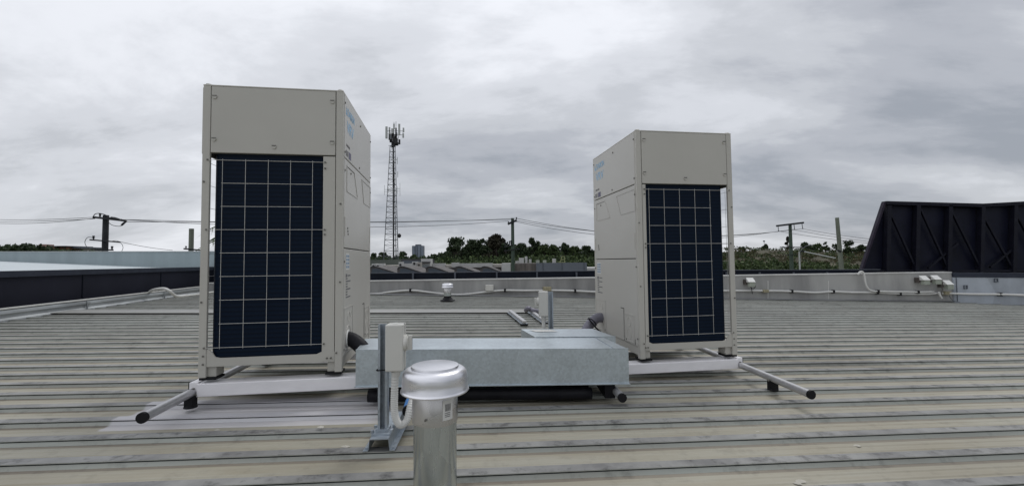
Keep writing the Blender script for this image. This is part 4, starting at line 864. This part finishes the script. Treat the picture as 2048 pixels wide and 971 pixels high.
# ------------------------------------------------------------------ distant buildings
def bld(name, label, cat, x0, x1, ytop, Y, dep, m, zb=-7, parts=None, group=None):
    a = at(x0, ytop, Y); b = at(x1, ytop, Y); T = thing(name, label, cat, ((a.x+b.x)/2, Y, zb), 0, group)
    u = MB(); u.b2(a.x, b.x, Y, Y+dep, zb, (a.z+b.z)/2); sub(u, 'wall', m, T); 
    return T, a, b
bgl = mat('far_glass_tower', (.16, .19, .24), .5, var=.1, scale=.05); bgd = mat('far_tower_band', (.07, .085, .12), .5)
T, a, b = bld('tower_block', 'pair of distant blue grey tower blocks on the horizon', 'building', 824, 846, 491, 1400, 25, bgd)
for x0, x1, yt in ((824.5, 829.5, 491), (831, 833.5, 491), (835, 841, 490), (842, 846, 491.5)):
    p = at(x0, yt, 1396); q = at(x1, yt, 1396); u = MB(); u.b2(p.x, q.x, 1395.5, 1399.9, 0, p.z-1); sub(u, 'facade_bay', bgl, T)
p = at(831, 488.5, 1405); q = at(841, 488.5, 1405); u = MB(); u.b2(p.x, q.x, 1402, 1420, 40, p.z); sub(u, 'roof_plant', bgd, T)
tb_m = mat('tan_render', (.35, .33, .30), .8, var=.15, scale=.4); wh_m = mat('white_render', (.45, .45, .44), .75, var=.12, scale=.5); br_m = mat('stained_brown_wall', (.12, .105, .095), .85, var=.35, scale=.8, stretch=(3, 1, .3))
gy_m = mat('grey_cladding', (.125, .14, .165), .6, var=.08, scale=.6); or_m = mat('orange_brick', (.28, .13, .08), .8, var=.2); dk_m = mat('dark_roofing', (.05, .05, .055), .8, var=.3, scale=1); rf_m = mat('brown_roofing', (.045, .04, .038), .8, var=.3, scale=.6); glz = mat('saw_glass', (.06, .075, .095), .3, var=.1)
saw_m = mat('saw_tooth_sheet', (.10, .092, .09), .8, var=.3, scale=1.2)
# factory with saw-tooth roof lights
FY = 48
T, a, b = bld('factory', 'brown roofed factory with a row of curved saw tooth rooflights behind the fence', 'building', 742, 1000, 546, FY, 26, rf_m)
a2 = at(742, 536.3, FY+9); b2_ = at(1003, 536.3, FY+9); u = MB(); u.b2(a2.x, b2_.x, FY+9, FY+9.4, -3, a2.z); sub(u, 'rear_upstand', mat('dark_brown_wall', (.045, .038, .035), .8, var=.3), T)
for px in (766, 819, 873, 927, 976):
    p = at(px, 532, FY+4); q = at(px+32, 546, FY+2); u = MB(); dx = q.x-p.x; hz = p.z-q.z
    prf = [(-.75, -hz-.3), (-.72, -.35), (-.55, -.08), (-.25, .0), (.1, -.06)]+[(dx*t_, -hz*t_) for t_ in (.25, .5, .75, 1.0)]+[(dx, -hz-.3)]
    n = len(prf); y0, y1 = FY+1.2, FY+8.6
    u.add([(p.x+x_, y0, p.z+z_) for x_, z_ in prf]+[(p.x+x_, y1, p.z+z_) for x_, z_ in prf], [tuple(range(n)), tuple(range(2*n-1, n-1, -1))]+[(i, n+i, n+(i+1) % n, (i+1) % n) for i in range(n)]); r_o = sub(u, 'saw_tooth_rooflight', saw_m, T)
    u = MB()
    for (xa_, za_), (xb_, zb_) in zip(prf[1:-2], prf[2:-1]): u.bar((p.x+xa_, y0-.04, p.z+za_+.02), (p.x+xb_, y0-.04, p.z+zb_+.02), .09, .08)
    sub(u, 'barge_trim', dk_m, T).parent = r_o
    u = MB(); u.add([(p.x-.45, y0-.01, p.z-hz*.98), (p.x-.4, y0-.01, p.z-.25), (p.x+.2, y0-.01, p.z-.22), (p.x+dx*.85, y0-.01, p.z-hz*.95)], [(0, 1, 2, 3)]); o = sub(u, 'end_glazing', glz, T); o.parent = r_o
T, a, b = bld('warehouse', 'low cream warehouse with long flat parapet beyond the saw tooth roofs', 'building', 740, 1005, 529.5, 64, 14, tb_m)
for x0, x1 in ((752, 768), (806, 835), (845, 890), (905, 985)):
    p = at(x0, 526.5, 63.8); q = at(x1, 528.5, 63.8); u = MB(); u.b2(p.x, q.x, 63.7, 64.6, -1.2, p.z); sub(u, 'parapet_panel', wh_m, T)
def roofbox(label, x0, x1, y0, y1, Y, fan=True, m=None, grp='rooftop machines beyond the fence'):
    p = at(x0, y0, Y); q = at(x1, y1, Y); c = ((p.x+q.x)/2, Y, q.z); T = thing('rooftop_machine', label, 'machine', c, 0, grp); w_ = q.x-p.x; h_ = p.z-q.z
    u = MB(); u.b2(-w_/2, w_/2, 0, 1.1, 0, h_); u.build('casing', m or wh_m, T, bevel=.03)
    if fan: u = MB(); u.tube([(0, -.03, h_/2), (0, .02, h_/2)], min(w_, h_)*.33, 14); u.build('fan_opening', M_['steel_dark'], T)
    return T
roofbox('cream rooftop unit with dark fan nearest the left unit', 743, 751, 527, 537, 58)
roofbox('second cream rooftop unit with dark fan, left of the mast foot', 752, 760, 528, 537, 58)
roofbox('pale rooftop unit with dark fan just right of the mast foot', 797, 804, 523.5, 535, 60)
roofbox('white rooftop unit with dark fan left of the white plant room', 824, 833, 523, 530.5, 60)
roofbox('tan rooftop unit hard against the white plant room', 835, 841, 524, 535, 60, True, tb_m)
roofbox('white hooded rooftop unit alone on the long parapet', 903, 917, 525, 533, 62, False)
T, a, b = bld('plant_room', 'small white plant room standing on the warehouse roof', 'building', 842, 860, 517, 62, 2, wh_m, zb=-1.3)
p = at(845, 529, 61.99); q = at(858, 534, 61.99); u = MB(); u.b2(p.x, q.x, 61.95, 62.0, q.z, p.z); sub(u, 'louvre', mat('louvre_grey', (.25, .27, .28), .6), T)
p = at(842, 523, 61.95); q = at(861, 525, 61.9); u = MB(); u.b2(p.x, q.x, 61.6, 61.95, q.z, p.z); sub(u, 'awning', dk_m, T)
T, a, b = bld('dark_shed', 'dark flat roofed shed behind the white plant room', 'building', 803, 843, 517.5, 72, 12, dk_m)
p = at(805, 521, 71.9); q = at(842, 527, 71.9); u = MB(); u.b2(p.x, q.x, 71.85, 71.95, q.z, p.z); sub(u, 'window_band', glz, T)
T, a, b = bld('green_shed', 'low dull green shed left of the mast', 'building', 738, 800, 519, 78, 12, mat('dull_green_wall', (.10, .115, .10), .8, var=.2))
# grey building right of the middle pole
T, a, b = bld('flat_roofed_building', 'boxy flat roofed building, stained brown wall left and grey cladding right, beside the middle pole', 'building', 1020, 1173, 526, 52, 12, br_m)
p = at(1072, 526.3, 51.9); q = at(1173.5, 524.5, 51.9); u = MB(); u.b2(p.x, q.x, 51.8, 51.99, -7, p.z+.05)
sub(u, 'grey_cladding', gy_m, T)
for px in (1086, 1124, 1168):
    p = at(px, 524, 51.75); u = MB(); u.b2(p.x-.03, p.x+.03, 51.74, 51.79, -5, p.z-.05); sub(u, 'cladding_joint', M_['fencepost'], T)
T, a, b = bld('white_annexe', 'small white walled annexe just left of the middle pole', 'building', 1003, 1021, 526, 50, 8, wh_m)
for k, (x0, x1, y0, lab, m) in enumerate(((1038, 1048, 515.5, 'cream box vent on the brown walled roof', wh_m), (1050, 1055, 512.5, 'tall slim cream stack on the brown walled roof', wh_m), (1058, 1063, 518, 'short white box on the flat roof beside the slim stack', wh_m), (1031, 1038, 521.5, 'low white domed vent nearest the middle pole', wh_m), (1073, 1079, 520, 'dull green box left on the grey clad roof', bodym), (1087, 1093, 520, 'dull green box second on the grey clad roof', bodym), (1106, 1112, 517, 'cream tank standing mid way on the grey clad roof', wh_m))):
    roofbox(lab, x0, x1, y0, 526, 53+.3*k, False, m)
T = thing('roof_ladder', 'pale yellow ladder frame leaning on the grey clad roof', 'ladder', tuple(at(1125, 524, 54)))
u = MB()
for a_, b_ in (((1120, 524), (1124, 512.5)), ((1124, 512.5), (1129, 512.5)), ((1129, 512.5), (1129, 524)), ((1122, 519), (1129, 519)), ((1117, 524), (1131, 524))): u.tube([at(*a_, 54), at(*b_, 54)], .035, 5)
sub(u, 'ladder_frame', mat('ladder_yellow', (.30, .32, .15), .6), T)
T, a, b = bld('white_roofed_shed', 'low white roofed shed seen just left of the right unit', 'building', 1174, 1240, 535, 66, 10, wh_m)
T, a, b = bld('brick_house', 'orange brick building on the hill at far left', 'building', 105, 134, 493, 230, 12, or_m)
p = at(104, 491.5, 229); q = at(135, 493, 229); u = MB(); u.b2(p.x, q.x, 228, 243, q.z, p.z); sub(u, 'roof', dk_m, T)
T, a, b = bld('long_low_building', 'long grey low building beside the orange brick one', 'building', 134, 163, 496, 235, 12, tb_m)
p = at(130, 493.5, 234); q = at(164, 495.8, 234); u = MB(); u.b2(p.x, q.x, 232, 248, q.z, p.z); sub(u, 'roof', gy_m, T)
T, a, b = bld('hilltop_house', 'small pink house showing above the trees at far left', 'building', 77, 86, 488, 245, 6, mat('pink_render', (.33, .22, .19), .8))
T, a, b = bld('hillside_house', 'small white roofed house among scrub behind the timber pole', 'building', 1654, 1672, 501, 185, 6, wh_m)
# ------------------------------------------------------------------ trees
def leafmat(name, c, c2):
    m = bpy.data.materials.new(name); m.use_nodes = True; t = m.node_tree; n = t.nodes; l = t.links; b = n['Principled BSDF']; b.inputs['Roughness'].default_value = .7; b.inputs['Specular IOR Level'].default_value = .2
    g_ = n.new('ShaderNodeNewGeometry'); r = n.new('ShaderNodeValToRGB'); l.new(g_.outputs['Random Per Island'], r.inputs[0])
    r.color_ramp.elements[0].color = (*c, 1); r.color_ramp.elements[1].color = (*c2, 1); l.new(r.outputs[0], b.inputs['Base Color']); return m
LM = [leafmat('leaf_dark_green', (.014, .025, .013), (.052, .075, .033)), leafmat('leaf_mid_green', (.022, .040, .015), (.075, .105, .038)), leafmat('leaf_brown_green', (.020, .019, .014), (.045, .042, .026)), leafmat('leaf_olive_scrub', (.042, .042, .020), (.085, .075, .036))]
bark = mat('bark', (.07, .06, .05), .9, var=.3)
def leaves(mb, c, rad, n, size, flat=.75):
    for _ in range(n):
        while True:
            d = Vector((random.uniform(-1, 1), random.uniform(-1, 1), random.uniform(-1, 1)))
            if .25 < d.length < 1.05: break
        p = Vector(c)+Vector((d.x*rad, d.y*rad, d.z*rad*flat)); s = size*random.uniform(.6, 1.3)
        e = Euler((random.uniform(0, 6.3), random.uniform(0, 6.3), random.uniform(0, 6.3))).to_matrix(); a = e @ Vector((s, 0, 0)); b = e @ Vector((0, s*.55, 0))
        mb.add([p-a, p-b, p+a, p+b], [(0, 1, 2, 3)])
def tree(name, label, px, ytop, Y, hw, li, seed, n=1500, size=.34, clumps=14, open_=0.0, zb=-7, group='trees beyond the factory roofs', base=None):
    random.seed(seed); t = at(px, ytop, Y); rad = hw/FPX*Y*1.25; Hh = t.z-zb
    T = thing(name, label, 'tree', (t.x, Y, zb), random.uniform(0, 6.28), group)
    u = MB(); l_ = MB(); tr = max(.12, Hh*.018); top = Hh-rad*.5
    tp_ = [Vector((0, 0, 0)), Vector((random.uniform(-.3, .3), random.uniform(-.3, .3), top*.5)), Vector((random.uniform(-.4, .4), random.uniform(-.4, .4), top))]
    u.tube(smoothpts(tp_, 4), [tr*(1-.75*i/8) for i in range(9)], 7)
    cl = []
    for k in range(clumps):
        a = random.uniform(0, 6.28); q = random.random(); bs = .40 if base is None else base; hh = Hh*bs+Hh*(1-bs)*q**.75
        rr = rad*(1-.7*max(0, q-.25)/.75)*random.uniform(.1, 1.12); cr_ = rad*random.uniform(.15, .42)*(1-.2*q)
        c = Vector((rr*math.cos(a), rr*math.sin(a), min(hh, Hh-cr_*.7))); cl.append((c, cr_))
        st = tp_[1].lerp(tp_[2], random.uniform(0, .9)); u.tube([st, st.lerp(c, .5)+Vector((0, 0, .3)), c], [tr*.45, tr*.3, tr*.1], 5)
    cl.append((Vector((random.uniform(-.2, .2)*rad, 0, Hh-rad*.16)), rad*.2))
    tot = sum(c[1]**1.6 for c in cl)
    for c, cr_ in cl: leaves(l_, c, cr_, int(n*cr_**1.6/tot*(1-open_)*random.uniform(.5, 1.3)), size, random.uniform(.7, 1.25))
    u.build('trunk', bark, T); l_.build('crown', LM[li], T); return T
kinds = ['dark eucalypt with ragged open crown', 'dense rounded green tree', 'dull brown leaved tree', 'small bushy tree']
specs = [  # px, ytop, Y, halfwidth, leaf, n, open, words
 (912, 476, 118, 23, 0, 1300, .15, 'ragged open gum tree at the left end of the central trees'),
 (943, 481, 122, 19, 0, 1500, .1, 'second gum tree from the left in the central trees'),
 (966, 478, 125, 17, 0, 1500, .05, 'thin topped gum tree left of the brown tree'),
 (993, 470, 115, 22, 2, 2600, 0, 'tall dull brown leaved tree left of the middle pole'),
 (1013, 486, 112, 14, 0, 1300, 0, 'dark tree right behind the middle pole'),
 (1042, 487, 128, 15, 0, 1200, .1, 'dark tree just right of the middle pole'),
 (1067, 477, 130, 13, 0, 1300, .1, 'pointed gum tree standing above its neighbours right of the middle pole'),
 (1086, 490, 126, 14, 1, 1500, 0, 'rounded green tree above the grey clad building'),
 (1108, 491, 128, 15, 1, 1500, 0, 'broad green tree above the cream tank'),
 (1130, 487, 134, 13, 0, 1300, .05, 'dark tree above the ladder frame'),
 (1151, 494, 130, 14, 1, 1500, 0, 'green tree second from the right unit'),
 (1174, 493, 132, 14, 0, 1500, 0, 'dark tree hard against the right unit'),
 (1200, 496, 132, 16, 1, 1200, 0, 'green tree half hidden behind the right unit'),
 (747, 507, 170, 9, 0, 700, 0, 'small dark tree beside the left unit'),
 (765, 505, 175, 12, 0, 800, 0, 'round dark tree left of the phone mast'),
 (806, 504, 175, 10, 0, 800, 0, 'round dark tree right of the phone mast'),
 (829, 509, 190, 10, 1, 700, 0, 'low green tree below the tower blocks'),
 (870, 509, 180, 9, 0, 700, 0, 'small round tree right of the white plant room')]
for i, (px, yt, Y, hw, li, n, op, lab) in enumerate(specs):
    tree('gum_tree' if li == 0 else 'broadleaf_tree', lab, px, yt, Y, hw, li, 100+i, int(n*2.2), .33 if Y < 150 else .42, 34 if li else 28, op)
# low mass of woodland behind the individual trees
def wood(name, label, line, Ys, li, n, size, hrange, zb=-7, seed=5):
    random.seed(seed); mb = MB()
    for _ in range(n):
        t_ = random.random(); k = t_*(len(line)-1); i = min(int(k), len(line)-2); f = k-i
        px = line[i][0]+(line[i+1][0]-line[i][0])*f; py = line[i][1]+(line[i+1][1]-line[i][1])*f+1.5*math.sin(px*.37)+1.2*math.sin(px*.9+1)
        Y = random.uniform(*Ys); top = at(px, py, Y); p = Vector((top.x, Y, top.z-abs(random.gauss(0, .4))*hrange-random.random()**1.5*hrange*.8))
        s = size*random.uniform(.6, 1.4); e = Euler((random.uniform(0, 6.3), random.uniform(0, 6.3), random.uniform(0, 6.3))).to_matrix(); a = e @ Vector((s, 0, 0)); b = e @ Vector((0, s*.6, 0))
        mb.add([p-a, p-b, p+a, p+b], [(0, 1, 2, 3)])
    o = mb.build(name, LM[li], loc=tuple(at(line[0][0], line[0][1], Ys[0]))); return tag(o, label, 'woodland', None, 'stuff')
wood('far_woodland', 'dark continuous band of trees behind the factory roofs', [(500, 514), (640, 512), (735, 513), (800, 512), (860, 512), (890, 503), (930, 494), (1000, 490), (1040, 491), (1110, 494), (1200, 501), (1300, 502), (1400, 505), (1500, 506)], (136, 160), 0, 34000, .5, 5)
wood('lower_woodland', 'green undergrowth below the central trees', [(860, 514), (950, 511), (1020, 511), (1100, 508), (1200, 510)], (96, 112), 1, 9000, .36, 6, seed=9)
wood('left_hill_trees', 'dark wooded ridge behind the pale parapet at far left', [(-60, 492), (-20, 490), (20, 489.5), (50, 487), (62, 489), (85, 491), (105, 494), (160, 500), (200, 501)], (205, 225), 0, 9000, .8, 9, seed=11)
# backing ridges so that no horizon shows between trees
def ridge_ground(name, pts, Y, dep, m):
    mb = MB(); n = len(pts)
    for px, py in pts:
        p = at(px, py, Y); mb.v += [(p.x, Y-dep, -7.2), (p.x, Y-dep*.35, p.z*.55-3), (p.x, Y, p.z), (p.x, Y+dep, -7.2)]
    for i in range(n-1):
        for j in range(3): a = i*4+j; mb.f.append((a, a+4, a+5, a+1)); mb.m.append(0)
    tag(mb.build(name, m, smooth=True), kind='structure')
scrubm = mat('scrub_ground', (.06, .055, .03), .95, var=.4, scale=.08)
ridge_ground('hill', [(690, 519), (760, 516), (860, 516), (900, 511), (1000, 509), (1100, 507), (1200, 508), (1300, 512)], 175, 14, mat('hill_ground', (.02, .03, .014), .95, var=.4, scale=.1))
ridge_ground('far_hill', [(-400, 505), (-100, 500), (60, 496), (170, 503), (400, 508), (700, 515)], 290, 30, mat('far_hill_ground', (.025, .035, .02), .95, var=.3, scale=.05))
ridge_ground('scrub_hill', [(1300, 514), (1400, 508), (1460, 503), (1520, 500), (1560, 500), (1610, 501), (1660, 504), (1720, 505), (1800, 505), (1950, 505), (2200, 510)], 150, 70, scrubm)
def scrub(name, label, n, li, ylo, yhi, seed, size):
    random.seed(seed); mb = MB()
    for _ in range(n):
        px = random.uniform(1380, 1860); f = random.random(); Y = 92+f*62
        # height of the hill surface at that depth
        top = at(px, 501+2*math.sin(px*.05), 150).z; q = (Y-80)/70; z = (-7.2+(top*.55-3+7.2)*q/.65) if q < .65 else (top*.55-3)+(top-(top*.55-3))*(q-.65)/.35
        zz = noise.noise(Vector((px*.04, Y*.12, seed)))
        if zz*li_sign(li) < -.05: continue
        p = at(px, 500, Y); p = Vector((p.x, Y, z+random.uniform(0, .6)+.9*max(0, noise.noise(Vector((px*.09, Y*.2, 3))))))
        s = size*random.uniform(.6, 1.4); e = Euler((random.uniform(0, 6.3), random.uniform(0, 6.3), random.uniform(0, 6.3))).to_matrix(); a = e @ Vector((s, 0, 0)); b = e @ Vector((0, s*.6, 0))
        mb.add([p-a, p-b, p+a, p+b], [(0, 1, 2, 3)])
    o = mb.build(name, LM[li], loc=tuple(at(1500, 520, 100))); return tag(o, label, 'scrub', None, 'stuff')
def li_sign(li): return 1 if li == 3 else -1
scrub('hillside_scrub', 'brownish olive scrub covering the hill right of the right unit', 26000, 3, 0, 0, 21, .26)
scrub('hillside_bushes', 'darker green bushes patching the hill right of the right unit', 26000, 1, 0, 0, 22, .26)
wood('hill_foot_bushes', 'dense green bushes at the foot of the right hill', [(1380, 521), (1480, 519), (1540, 520), (1600, 524), (1700, 526), (1800, 526)], (80, 92), 1, 9000, .3, 4.5, seed=31)
for i, (px, yt, Y, hw, li, n, lab) in enumerate(((1532, 489, 155, 9, 0, 700, 'small dark tree on the ridge left of the right power pole'), (1575, 474, 150, 5, 2, 500, 'narrow pine topping the ridge beside the right power pole'),
      (1608, 485, 150, 15, 0, 1100, 'wide dark tree on the ridge right of the power pole'), (1632, 488, 150, 9, 1, 600, 'round green tree on the ridge before the timber pole'), (1651, 484, 152, 8, 0, 500, 'dark spiky tree on the ridge just left of the timber pole'),
      (1690, 482, 145, 15, 0, 1300, 'flat topped dark tree on the ridge right of the timber pole'), (1722, 490, 145, 12, 0, 1000, 'dark tree on the ridge touching the black screen'), (1480, 494, 150, 10, 0, 600, 'dark bush on the ridge beside the right unit post'), (1760, 492, 145, 14, 0, 500, 'dark tree hidden behind the black screen'))):
    tree('pine_tree' if hw == 5 else 'ridge_tree', lab, px, yt, Y, hw, li, 300+i, n, .34, 12, 0, zb=-3, group='trees along the right ridge', base=.55)
# floodlight mast far on the ridge
T = thing('flood_mast', 'tiny distant floodlight mast on the right ridge', 'mast', tuple(at(1528.5, 494, 200))); u = MB(); u.tube([at(1529, 496, 200), at(1528, 481, 200)], .10, 5); u.box(tuple(at(1528, 482, 200)), (.8, .3, .6)); sub(u, 'mast_shaft', M_['steel'], T)
# palm behind the left unit
random.seed(3); pc = at(545, 452, 15); T = thing('palm_tree', 'palm whose frond tips show through the gap beside the left unit coil', 'tree', (pc.x, 15, -7))
u = MB(); u.tube([(pc.x, 15, -7), (pc.x, 15, pc.z-.3)], [.16, .12], 10); sub(u, 'trunk', bark, T)
l_ = MB()
for k in range(22):
    a = k*2.4+random.uniform(-.2, .2); el = random.uniform(-.1, 1.2); Lf = 2.15; pts = []
    for i in range(13):
        s = i/12*Lf; pts.append(pc+Vector((math.cos(a)*s*math.cos(el*.6), math.sin(a)*s*math.cos(el*.6), s*math.sin(el)*.8-.33*s*s*(.5+el*.4))))
    l_.tube(pts, [.02]*12+[.005], 4)
    for i in range(2, 13):
        for sg in (-1, 1):
            d = (pts[i]-pts[i-1]).normalized(); sd = d.cross(Vector((0, 0, 1))).normalized()*sg; b = pts[i]; tip = b+sd*.32+d*.22-Vector((0, 0, .16)); w_ = d*.018
            l_.add([b-w_, b+w_, tip], [(0, 1, 2)])
sub(l_, 'fronds', LM[1], T)
# ------------------------------------------------------------------ litter on the near roof
random.seed(12); u = MB()
for px, py in ((435, 859), (642, 853), (1118, 948), (1142, 947), (1515, 862), (910, 863), (330, 790), (1715, 890), (1595, 965), (1600, 961), (690, 892)):
    c = roof_at(px, py, .004 if py != 853 else .037); n = 7; rr = random.uniform(.006, .014); o_ = len(u.v)
    vs = [(c.x+rr*1.6*math.cos(i*6.28/n)*random.uniform(.6, 1.2), c.y+rr*math.sin(i*6.28/n)*random.uniform(.6, 1.2), c.z) for i in range(n)]+[(c.x, c.y, c.z+rr*.5)]
    u.add(vs, [(i, (i+1) % n, n) for i in range(n)])
tag(u.build('roof_litter', mat('dried_droppings', (.5, .48, .42), .9)), 'pale specks of dried droppings scattered on the roof', 'litter', None, 'stuff')
